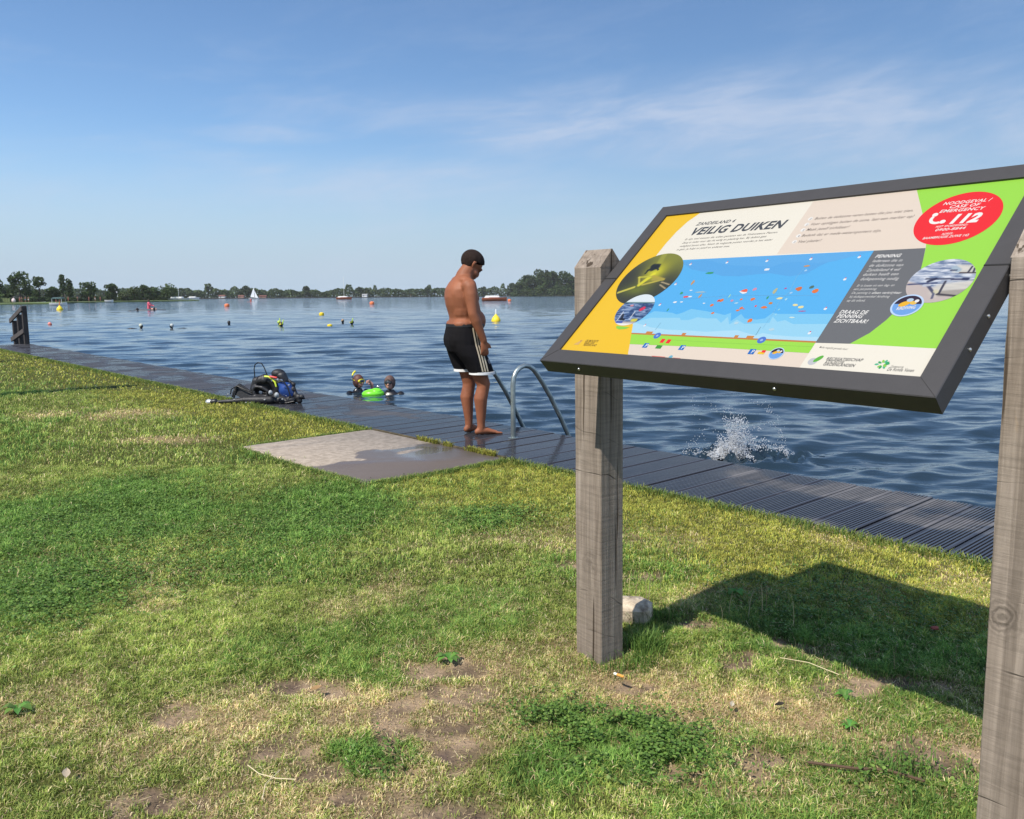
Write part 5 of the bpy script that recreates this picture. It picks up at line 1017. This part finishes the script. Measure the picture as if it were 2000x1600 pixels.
# ------------------------------------------------------------- buoys and boats
def buoy(loc,r,m_,label,grp,top=True,band=None,cyl=False):
    root=empty('buoy',loc,label,'buoy',grp); x,y,z=loc; b=MB()
    if cyl: pr=((.85,-.3),(1,-.1),(1,.75),(.9,1.0),(.45,1.15),(.3,1.2))
    else: pr=((.9,-.3),(1.02,0),(.98,.35),(.82,.75),(.5,1.15),(.28,1.35),(.2,1.6))
    b.loft([[V(x+r*k*math.cos(a),y+r*k*math.sin(a),z+r*h) for a in [6.283*j/20 for j in range(20)]] for k,h in pr]); b.build('float_body',m_,root)
    if top: b=MB(); b.tube([(x,y,z+r*1.2),(x,y,z+r*2.5)],r*.14,seg=8); b.build('top_mark',band or mat('white_paint',(.8,.8,.78),.5),root)
YB=mat('buoy_yellow',(.85,.62,.02),.5,var=.1); OB=mat('buoy_orange',(.85,.22,.08),.5,var=.1)
G1='swimming zone marker buoys on the lake'
buoy((-.9,48.1,WATER),.27,YB,'yellow cone buoy with a white top mark, right of the boy',G1)
buoy((-15.3,66.5,WATER),.20,YB,'small round yellow buoy behind the row of divers',G1,top=False,cyl=True)
buoy((-9.4,42.6,WATER-.05),.13,YB,'small yellow marker beside the divers, below the round yellow buoy',G1,top=False,cyl=True)
buoy((-56.7,103.7,WATER),.38,YB,'orange-yellow buoy below the white boat with a canopy',G1,band=mat('orange_top',(.8,.25,.06),.5))
buoy((-44.3,128.7,WATER),.38,OB,'orange buoy left of the sailing boat',G1,top=False,cyl=True)
buoy((-24.9,147.7,WATER),.42,OB,'orange buoy left of the boy, below the far tree line',G1,top=False,cyl=True)
buoy((-.4,194.8,WATER),.42,OB,'small orange buoy at the bow of the wooden motorboat',G1,top=False,cyl=True)
WP=mat('gelcoat',(.80,.79,.75),.35,var=.04)
def hull(loc,L,Wd,Hh,m_,name='hull',parent=None,flip=1):
    x,y,z=loc; b=MB(); rings=[]
    for k,(f,w,sh) in enumerate(((-.5,.75,1.0),(-.3,.95,.95),(0,1,.95),(.25,.85,1.02),(.42,.45,1.15),(.5,.05,1.25))):
        X_=x+flip*f*L; w=w*Wd/2; rings.append([V(X_,y-w,z+Hh*sh),V(X_,y-w*.9,z+Hh*.4),V(X_,y-w*.5,z-.15),V(X_,y+w*.5,z-.15),V(X_,y+w*.9,z+Hh*.4),V(X_,y+w,z+Hh*sh)])
    b.loft(rings); return b.build(name,m_,parent)
# boat with canopy at the left shore
L=(-90.0,164.4,WATER); r_=empty('tour_boat',L,'white open boat with a dark canopy moored at the left shore','boat'); hull(L,3.3,1.5,.55,WP,parent=r_)
m=MB(); m.loft([[V(L[0]+x*1.05,L[1]+y*.8,L[2]+z) for x,y in ((-1,-1),(1,-1),(1,1),(-1,1))] for z in (1.35,1.45)]); m.loft([[V(L[0]+x*s_,L[1]+y*.8*s_,L[2]+z) for x,y in ((-1,-1),(1,-1),(1,1),(-1,1))] for z,s_ in ((1.45,1.0),(1.62,.7))]); m.build('canopy',mat('canopy_teal',(.05,.10,.10),.7),r_,smooth=False)
for sx in (-.95,.95):
    for sy in (-.7,.7): m=MB(); m.tube([(L[0]+sx,L[1]+sy,L[2]+.4),(L[0]+sx,L[1]+sy,L[2]+1.38)],.04,seg=6); m.build('canopy_post',WP,r_)
m=MB(); m.tube([(L[0]+1.3,L[1],L[2]+.5),(L[0]+1.3,L[1],L[2]+2.3)],.035,seg=6); m.build('mast',mat('mast_wood',(.2,.13,.08),.6),r_)
m=MB(); [m.ell((L[0]+x,L[1],L[2]+.95),(.18,.18,.32),seg=8,rn=6) for x in (-.5,.2)]; m.build('seat_back',mat('seat_red',(.45,.16,.10),.7),r_)
def motorboat(loc,L_,label,hm,cab=1,flip=1,mast=0):
    r_=empty('motorboat',loc,label,'boat','motorboats on the lake'); hull(loc,L_,L_*.34,L_*.13,hm,parent=r_,flip=flip); x,y,z=loc
    m=MB(); m.box((x-flip*L_*.08,y,z+L_*.165),(L_*.58,L_*.26,L_*.09),bev=L_*.025); m.build('cabin',WP,r_,smooth=False)
    m=MB(); m.box((x-flip*L_*.08,y,z+L_*.17),(L_*.43,L_*.25,L_*.035)); m.build('window',mat('dark_glass',(.03,.04,.05),.1),r_,smooth=False)
    m=MB(); m.box((x-flip*L_*.30,y,z+L_*.13),(L_*.2,L_*.26,L_*.05),bev=L_*.01); m.build('stern_seat',WP,r_,smooth=False)
    if mast: m=MB(); m.tube([(x,y,z+L_*.2),(x,y,z+L_*.2+mast)],.07,seg=6); m.build('mast',WP,r_)
WD=mat('varnished_wood',(.45,.13,.06),.35,var=.2)
motorboat((-4.2,206.4,WATER),6.2,'wooden motorboat with white cabin passing behind the boy',WD)
motorboat((-70.8,350.3,WATER),6.5,'motorboat with a dark hull and a mast below the far tree line',WD,mast=8)
motorboat((-123.0,306.,WATER),7.5,'grey and white motorboat at the tip of the wooded headland',mat('hull_grey',(.35,.37,.4),.4),mast=4)
motorboat((-222.8,580.,WATER),8,'small white cabin boat right of the wooded headland',WP,mast=0)
def sailboat(loc,k,label):
    r_=empty('sailing_boat',loc,label,'boat','sailing boats on the lake'); hull(loc,6*k,1.8*k,.6*k,WP,parent=r_); x,y,z=loc
    m=MB(); m.tube([(x+.3*k,y,z+.5*k),(x+.3*k,y,z+6.6*k)],.06*k,seg=6); m.build('mast',WP,r_)
    SM=mat('sail_cloth',(.82,.84,.86),.6,var=.03)
    for nm,pts in (('mainsail',((.2,1.0),(-2.0,1.1),(-1.7,2.2),(-1.1,3.8),(-.4,5.6),(.2,6.5))),('jib',((2.5,.7),(.6,.9),(.45,5.2),(1.2,3.6)))):
        m=MB(); n_=len(pts); m.add([V(x+a*k,y-.12*k*math.sin(i),z+b_*k) for i,(a,b_) in enumerate(pts)]+[V(x+a*k,y-.12*k*math.sin(i)+.03,z+b_*k) for i,(a,b_) in enumerate(pts)],[tuple(range(n_)),tuple(range(2*n_-1,n_-1,-1))]+[(i,(i+1)%n_,n_+(i+1)%n_,n_+i) for i in range(n_)]); m.build(nm,SM,r_,smooth=False)
sailboat((-154.,495.,WATER),1.0,'white sailing boat in front of the far tree line')
sailboat((-224.5,470.,WATER),1.2,'far white sail showing between two trees on the left shore')

# ------------------------------------------------------------- far land, trees
LG_=mat('far_grass',(.11,.15,.04),.9,var=.3,scale=.3); BK=mat('far_bank',(.035,.03,.02),.9,var=.3)
def landmass(name,front,back,h,m_=LG_):
    m=MB(); n=len(front); rows=[[V(x,y,WATER-.4) for x,y in front],[V(x,y,WATER+h*.7) for x,y in front],[V(x*1.004,y*1.004+.8,WATER+h) for x,y in front],[V(x,y,WATER+h*1.3) for x,y in back],[V(x,y,WATER-1) for x,y in back]]
    m.loft(rows,closed=False); o=m.build(name,m_); tag(o,kind='structure'); return o
land=landmass('left_shore',[(-300,150),(-127,198),(-113,206),(-128,243),(-131,262),(-126,286),(-118,300),(-120,318)],[(-420,210),(-260,330),(-230,340),(-220,345),(-210,350),(-190,355),(-165,358),(-135,350)],.35)
landmass('far_shore',[(-900,560),(-520,575),(-217,592),(-150,640),(-58,765),(100,800),(500,820),(1100,840)],[(-1100,900),(-700,900),(-400,920),(-300,950),(-100,1000),(150,1100),(600,1100),(1300,1100)],.5,BK)
landmass('island_ground',[(-3,735),(3,722),(22,712),(48,700),(66,698)],[(0,745),(6,760),(26,770),(52,765),(72,750)],.5,BK)
LEAFM=attr_mat('foliage',.6,.2,.2)
def crown_pts(rg,n,h,w,zb,lobes,shape):
    """leaf positions on the shells of many lobes, so gaps stay between them"""
    L=[]
    for i in range(lobes):
        q=rg.random(); a=rg.random()*6.283
        if shape=='poplar': q=(i+.5)/lobes; rr=w*.22*rg.random(); zc=zb+(h-zb)*(.05+.88*q); lr=w*rg.uniform(.34,.46)*(1.1-.5*q)
        elif shape=='shrub': rr=w*.55*rg.random()**.5; zc=zb+(h-zb)*.5*rg.random(); lr=w*.34
        else: rr=w*.52*rg.random()**.6*(1-.55*abs(q-.4)); zc=zb+(h-zb)*(.12+.74*q); lr=w*rg.uniform(.20,.34)
        L.append((rr*math.cos(a),rr*math.sin(a),zc,lr))
    L=np.array(L); k=rg.integers(0,len(L),n); d=rg.normal(size=(n,3)); d/=np.linalg.norm(d,axis=1)[:,None]; rad=L[k,3]*(.55+.5*rg.random(n)**.5)
    p=L[k,:3]+d*rad[:,None]*np.array([1,1,.85]); tone=.75+.5*(k%5)/4.0
    return p,tone
def quads(p,size,rg):
    n=len(p); a=rg.normal(size=(n,3)); a/=np.linalg.norm(a,axis=1)[:,None]; b=np.cross(a,rg.normal(size=(n,3))); b/=np.linalg.norm(b,axis=1)[:,None]; s_=(size*(.5+.9*rg.random(n)))[:,None]
    return np.stack([p-a*s_,p-b*s_*.7,p+a*s_,p+b*s_*.7],1).reshape(-1,3)
TM=mat('tree_bark',(.07,.05,.035),.9)
def tree(name,x,y,h,w,label,grp,seed,n=900,leaf=.35,shape='round',zb=None,trunk=True,base=(.045,.075,.018),cat='tree'):
    rg=np.random.default_rng(seed); z0=WATER+.35 if y>100 else 0; zb=h*.22 if zb is None else zb
    root=empty(name,(x,y,z0),label,cat,grp)
    p,tone=crown_pts(rg,n,h,w,zb,16 if shape!='poplar' else 12,shape); p[:,2]=np.maximum(p[:,2],.1)
    Q=quads(p,leaf,rg); c=np.array(base)[None]*(tone*(.75+.5*rg.random(n)))[:,None]; c[:,1]*=.9+.2*rg.random(n)
    o=np_mesh('crown',Q,np.arange(4*n).reshape(-1,4),LEAFM,np.repeat(c,4,0)); o.parent=root
    if trunk:
        m=MB(); r_=h*.022+.05; m.tube([(0,0,-.3),(w*.02,0,h*.3),(-w*.02,0,h*.72)],[r_,r_*.8,r_*.3],seg=8)
        for k in range(4): a=k*1.6+seed; m.tube([(0,0,h*(.28+.08*k)),(math.cos(a)*w*.3,math.sin(a)*w*.3,h*(.48+.09*k))],[r_*.45,r_*.15],seg=6)
        m.v=[(a+x,b+y,c_+z0) for a,b,c_ in m.v]; m.build('trunk',TM,root)
    return root
def W_(px,D): return (px-1000)/1600*D
GL='trees along the left shore'; GD=(.058,.092,.026)
spots=[(-6,541,24,215,'round','leafy tree with an open crown at the left border of the photo'),(50,531,19,232,'round','tallest broad tree of the left shore, behind the stair rail'),(24,562,12,236,'round','low round tree between the two tallest trees by the stair rail'),(88,539,10.5,240,'round','slim tree with a leaning crown right of the tallest one'),(76,566,9,244,'shrub','low bushy tree under the slim one'),(113,553,12,250,'round','bushy low tree left of the tall ragged tree'),(133,536,9,254,'poplar','tall ragged narrow tree above the canopy boat'),(146,545,9,258,'poplar','dark upright tree just right of the tall ragged one'),(182,552,13,262,'round','single round-headed tree in the middle of the left shore'),(227,555,12,270,'round','conical tree right of the far sail'),(250,567,9,276,'shrub','low pale willow-like tree right of the conical one'),(271,562,11,282,'round','pale bushy tree in the headland group'),(290,556,9,288,'round','taller pointed tree in the headland group'),(308,560,11,292,'round','broad tree left of the last one on the headland'),(335,558,17,300,'round','large round tree at the tip of the headland')]
for i,(px,top,hw,D,shp,lb) in enumerate(spots):
    D+=6; hor=575.5+.007*(1000-px); mpp=D/1600; base_z=WATER+.35; h=EYE-(top-hor)*mpp-base_z; w=hw*mpp*1.12
    tree('shore_tree',W_(px,D),D,h,w*2*.80,lb,GL,20+i,1500 if hw>11 else 1000,.30 if shp!='poplar' else .24,shp,zb=h*.18 if hw<15 else h*.12,base=GD if i not in (10,11) else (.075,.10,.035))
# low hedge mass under the shore trees
rg=np.random.default_rng(77); n=24000; px=rg.random(n)*372-15; D=205+np.clip(px,0,400)*.30+8+rg.random(n)*14; hh=3.4*(.35+.65*vn(px,0*px,26,4,2))*(.5+.8*(px>240))
p=np.stack([W_(px,D),D,WATER+.35+rg.random(n)*hh],-1); Q=quads(p,.28,rg); c=np.array([[.045,.072,.022]])*(.6+.8*rg.random((n,1)))
tag(np_mesh('undergrowth',Q,np.arange(4*n).reshape(-1,4),LEAFM,np.repeat(c,4,0)),'dark low undergrowth below the trees of the left shore','undergrowth',kind='stuff')
# island trees
GI='trees crowding the small island'
isl=[(1008,556,14,'pale low tree at the left tip of the island'),(1020,549,15,'second tree from the left tip of the island'),(1034,537,18,'dark round tree left of the island summit'),(1050,525,20,'highest tree of the island'),(1068,526,20,'tree just right of the island summit'),(1086,531,19,'broad tree midway along the right half of the island'),(1102,529,20,'tree near the right end of the island'),(1116,538,14,'last tree at the island right end, beside the post')]
for i,(px,top,hw,lb) in enumerate(isl):
    D=728-i*2+(i%2)*8; hor=575.5+.007*(1000-px); h=EYE-(top-hor)*D/1600-WATER-.35; w=hw*D/1600
    tree('island_tree',W_(px,D),D,h,w*2*.82,lb,GI,60+i,2600,.8,'round',zb=.5,base=(.046,.076,.021) if i>1 else (.06,.085,.03))
    tree('island_bush',W_(px+7,D-8),D-8,h*.5,w*2*.7,lb.replace('tree','bush under the tree',1) if 'tree' in lb else lb+' bush',GI.replace('trees','bushes'),90+i,900,.7,'shrub',zb=0,trunk=False,base=(.052,.084,.024),cat='bush')
# far tree line: one wood seen as a mass
rg=np.random.default_rng(99); n=42000; px=rg.random(n)*1900-450; D=600+np.clip(px-350,0,700)*.24+rg.random(n)*26+8
D=np.where(px<340,605+rg.random(n)*26,D)
prof=vn(px,0*px,24,15,2)*.55+vn(px,0*px,9,16,2)*.35+.62*sstep(.72,.9,vn(px,0*px,13,17,1))
top=3.0+7.5*prof; zz_=rg.random(n)**.8*top; p=np.stack([W_(px,D),D,WATER+.5+zz_],-1); Q=quads(p,.85,rg)
tn=.6+.8*vn(px,zz_*3,7,18,2); c=np.array([[.066,.098,.036]])*(tn*(.8+.4*rg.random(n)))[:,None]
tag(np_mesh('far_wood',Q,np.arange(4*n).reshape(-1,4),LEAFM,np.repeat(c,4,0)),'far-off strip of woodland along the opposite shore','woodland',kind='stuff')
# a few far tall trees standing over it
for i,(px,top,hw,lb) in enumerate(((414,560,3,'thin tall far tree left of the sailing boat'),(490,560,10,'round far tree behind the sailing boat'),(604,559,8,'highest far tree right of the sailing boat'),(708,562,7,'far round tree above the left orange buoy of the boy'),(838,562,6,'far tree just left of the boy'),(946,561,6,'far tree just right of the boy'))):
    D=(600 if px<400 else 612+(px-350)*.24); hor=575.5+.007*(1000-px); h=EYE-(top-hor)*D/1600-WATER; tree('far_tree',W_(px,D),D,h,hw*D/1600*1.4,lb,'taller trees in the far tree line',120+i,600,.7,'round',zb=h*.25,base=(.05,.075,.03))
# small buildings and details on the shores
def hut(x,y,w,h,col,label,roofc=(.18,.07,.05)):
    z=WATER+.5; r_=empty('cottage',(x,y,z),label,'cottage','far cottages on the shore'); m=MB(); m.box((x,y,z+h*.3),(w,w*.6,h*.6)); m.build('wall',mat('wall_%02d%02d%02d'%tuple(int(c*90) for c in col),col,.8),r_,smooth=False)
    m=MB(); a=w*.55; m.add([V(x-a,y-w*.36,z+h*.6),V(x+a,y-w*.36,z+h*.6),V(x+a,y+w*.36,z+h*.6),V(x-a,y+w*.36,z+h*.6),V(x-a,y,z+h),V(x+a,y,z+h)],[(0,1,5,4),(2,3,4,5),(1,2,5),(3,0,4),(0,3,2,1)]); m.build('roof',mat('roof_%02d'%int(roofc[0]*90),roofc,.8),r_,smooth=False)
    m=MB(); m.box((x-w*.2,y-w*.305,z+h*.33),(w*.18,.1,h*.25)); m.build('window',mat('dark_glass',(.03,.04,.05),.1),r_,smooth=False)
hut(W_(441,598),598,4.2,2.2,(.6,.58,.54),'white far cottage with a red roof right of the left orange buoy')
hut(W_(478,604),604,4,2,(.35,.2,.15),'brown far cottage just left of the sailing boat')
hut(W_(716,680),682,4,2.4,(.8,.8,.78),'white far cottage left of the right orange buoy',(.3,.3,.3))
hut(W_(520,610),610,5,1.8,(.3,.16,.12),'low reddish far cottage right of the sailing boat')
hut(W_(808,735),735,3.5,2.2,(.75,.75,.72),'pale far cottage left of the boy',(.25,.1,.08))
m=MB(); x0=W_(18,212); m.box((x0,212,WATER+1.0),(3.4,.15,1.0)); 
for k in range(6): m.box((x0-1.6+.64*k,211.9,WATER+1.0),(.08,.1,1.15))
tag(m.build('fence_panel',mat('fence_green',(.13,.16,.06),.8,var=.2),smooth=False,loc=(x0,212,WATER)),'low green panel fence on the left shore','fence')
m=MB(); x0=W_(1,211); m.box((x0,211,WATER+1.2),(1.6,1.5,1.6),bev=.05); m.box((x0,210.2,WATER+1.2),(1.2,.06,1.3)); tag(m.build('container',mat('container_blue',(.01,.02,.06),.5),smooth=False,loc=(x0,211,WATER)),'dark blue container at the left border on the shore','container')
m=MB(); x0=W_(37,213); m.ell((x0,213,WATER+.9),(.5,.4,.6),seg=10); m.tube([(x0,213,WATER+.3),(x0,213,WATER+1.9)],.04,seg=6); tag(m.build('parasol',mat('parasol_white',(.75,.6,.6),.7),loc=(x0,213,WATER)),'folded white and red parasol right of the green fence','parasol')
def far_person(px,D,top_c,label,h=1.7):
    x=W_(px,D); z=WATER+.42; r_=empty('person',(x,D,z),label,'person','people on the left shore'); Mx=Matrix.Translation((x,D,z))
    b=MB(); s=h/1.7
    for k in (1,-1): b.tube([(k*.09*s,0,.85*s),(k*.10*s,.0,.45*s),(k*.11*s,0,.04*s)],[.08*s,.06*s,.045*s],seg=8); b.tube([(k*.19*s,0,1.38*s),(k*.25*s,0,1.1*s),(k*.24*s,.05,.85*s)],[.05*s,.04*s,.03*s],seg=8)
    b.loft([ering(c,rx*s,ry*s,10) for c,rx,ry in (((0,0,.85*s),.12,.16),((0,0,1.1*s),.11,.15),((0,0,1.38*s),.10,.19),((0,0,1.48*s),.05,.06))]); b.ell((0,0,1.6*s),(.09*s,.08*s,.12*s),seg=10); b.rot(Mx); o=b.build('body',mat('tanned_skin',(.34,.17,.11),.6),r_); organic(o,.03,1)
    c=MB(); c.loft([ering(c_,rx*s,ry*s,10) for c_,rx,ry in (((0,0,.72*s),.15,.19),((0,0,.98*s),.14,.18))]); c.rot(Mx); c.build('swimwear',top_c,r_)
CW=[mat('cloth_blue',(.08,.2,.45),.8),mat('cloth_red',(.5,.08,.06),.8),mat('cloth_white',(.75,.75,.75),.8),mat('cloth_black',(.02,.02,.025),.8)]
for i,(px,D,k,lb) in enumerate(((49,214,1,'bather in red swimwear under the tallest shore tree'),(53,215,3,'bather in black swimwear under the tallest shore tree'),(60,216,0,'bather in blue beside a pale towel behind the stair rail'),(66,216,2,'bather in white right of the blue one behind the stair rail'),(143,246,1,'bather in red right of the canopy boat'),(161,250,3,'bather in black between the canopy boat and the round-headed tree'),(183,255,1,'bather in red below the round-headed tree'),(195,258,2,'bather in white right of the round-headed tree'),(205,262,1,'bather in red left of the small white boat'))):
    far_person(px,D,CW[k],lb,1.45)
L=(W_(222,258),258.,WATER+.25); r_=empty('dinghy',L,'small white dinghy drawn up on the left shore','boat'); hull(L,2.6,1.1,.5,WP,parent=r_)
L=(W_(90,200),238.,WATER); r_=empty('dinghy',L,'small white dinghy left of the canopy boat','boat'); L2=(W_(90,238),238.,WATER); r_.location=L2; ORG[r_.name]=V(*L2); hull(L2,2.6,1.0,.4,WP,parent=r_)
# two unseen slim trees, added off the left edge to cast the lawn's shadow bands
def slim(x,y,h,w,lb,seed):
    rg=np.random.default_rng(seed); root=empty('shadow_tree',(x,y,0),lb,'tree','unseen trees added to cast shadows on the lawn'); n=2600
    q=rg.random(n); a=rg.random(n)*6.283; rr=w*np.sqrt(rg.random(n))*np.sqrt(np.clip(np.sin(np.pi*np.clip(q*.92+.06,0,1)),0,1)); p=np.stack([rr*np.cos(a),rr*np.sin(a),.25+q*(h-.25)],-1)
    Q=quads(p,.045,rg); o=np_mesh('crown',Q,np.arange(4*n).reshape(-1,4),LEAFM,np.repeat(np.array([[.06,.12,.03]])*(.7+.6*rg.random((n,1))),4,0)); o.parent=root
    m=MB(); m.tube([(x,y,-.1),(x+.02,y,h*.5),(x,y,h*.9)],[.035,.025,.01],seg=8); m.build('trunk',TM,root)
slim(-7.25,9.85,3.15,.22,'nearer unseen slim tree added left of the lawn to cast a shadow',501); slim(-11.6,15.1,3.3,.22,'farther unseen slim tree added left of the lawn to cast a shadow',502)

# ------------------------------------------------------------- haze
mb=MB(); mb.box((0,560,17.5),(3400,1380,43)); hz=mb.build('haze',None or bpy.data.materials.new('air_haze'),smooth=False); hm=hz.data.materials[0]; hm.use_nodes=True; t=hm.node_tree
for q in list(t.nodes):
    if q.type=='BSDF_PRINCIPLED': t.nodes.remove(q)
pv=t.nodes.new('ShaderNodeVolumePrincipled'); pv.inputs['Density'].default_value=.00011; pv.inputs['Color'].default_value=(.97,.98,1,1); pv.inputs['Anisotropy'].default_value=0
t.links.new(pv.outputs[0],t.nodes['Material Output'].inputs['Volume']); tag(hz,kind='stuff',label='thin summer haze over the lake',cat='haze')
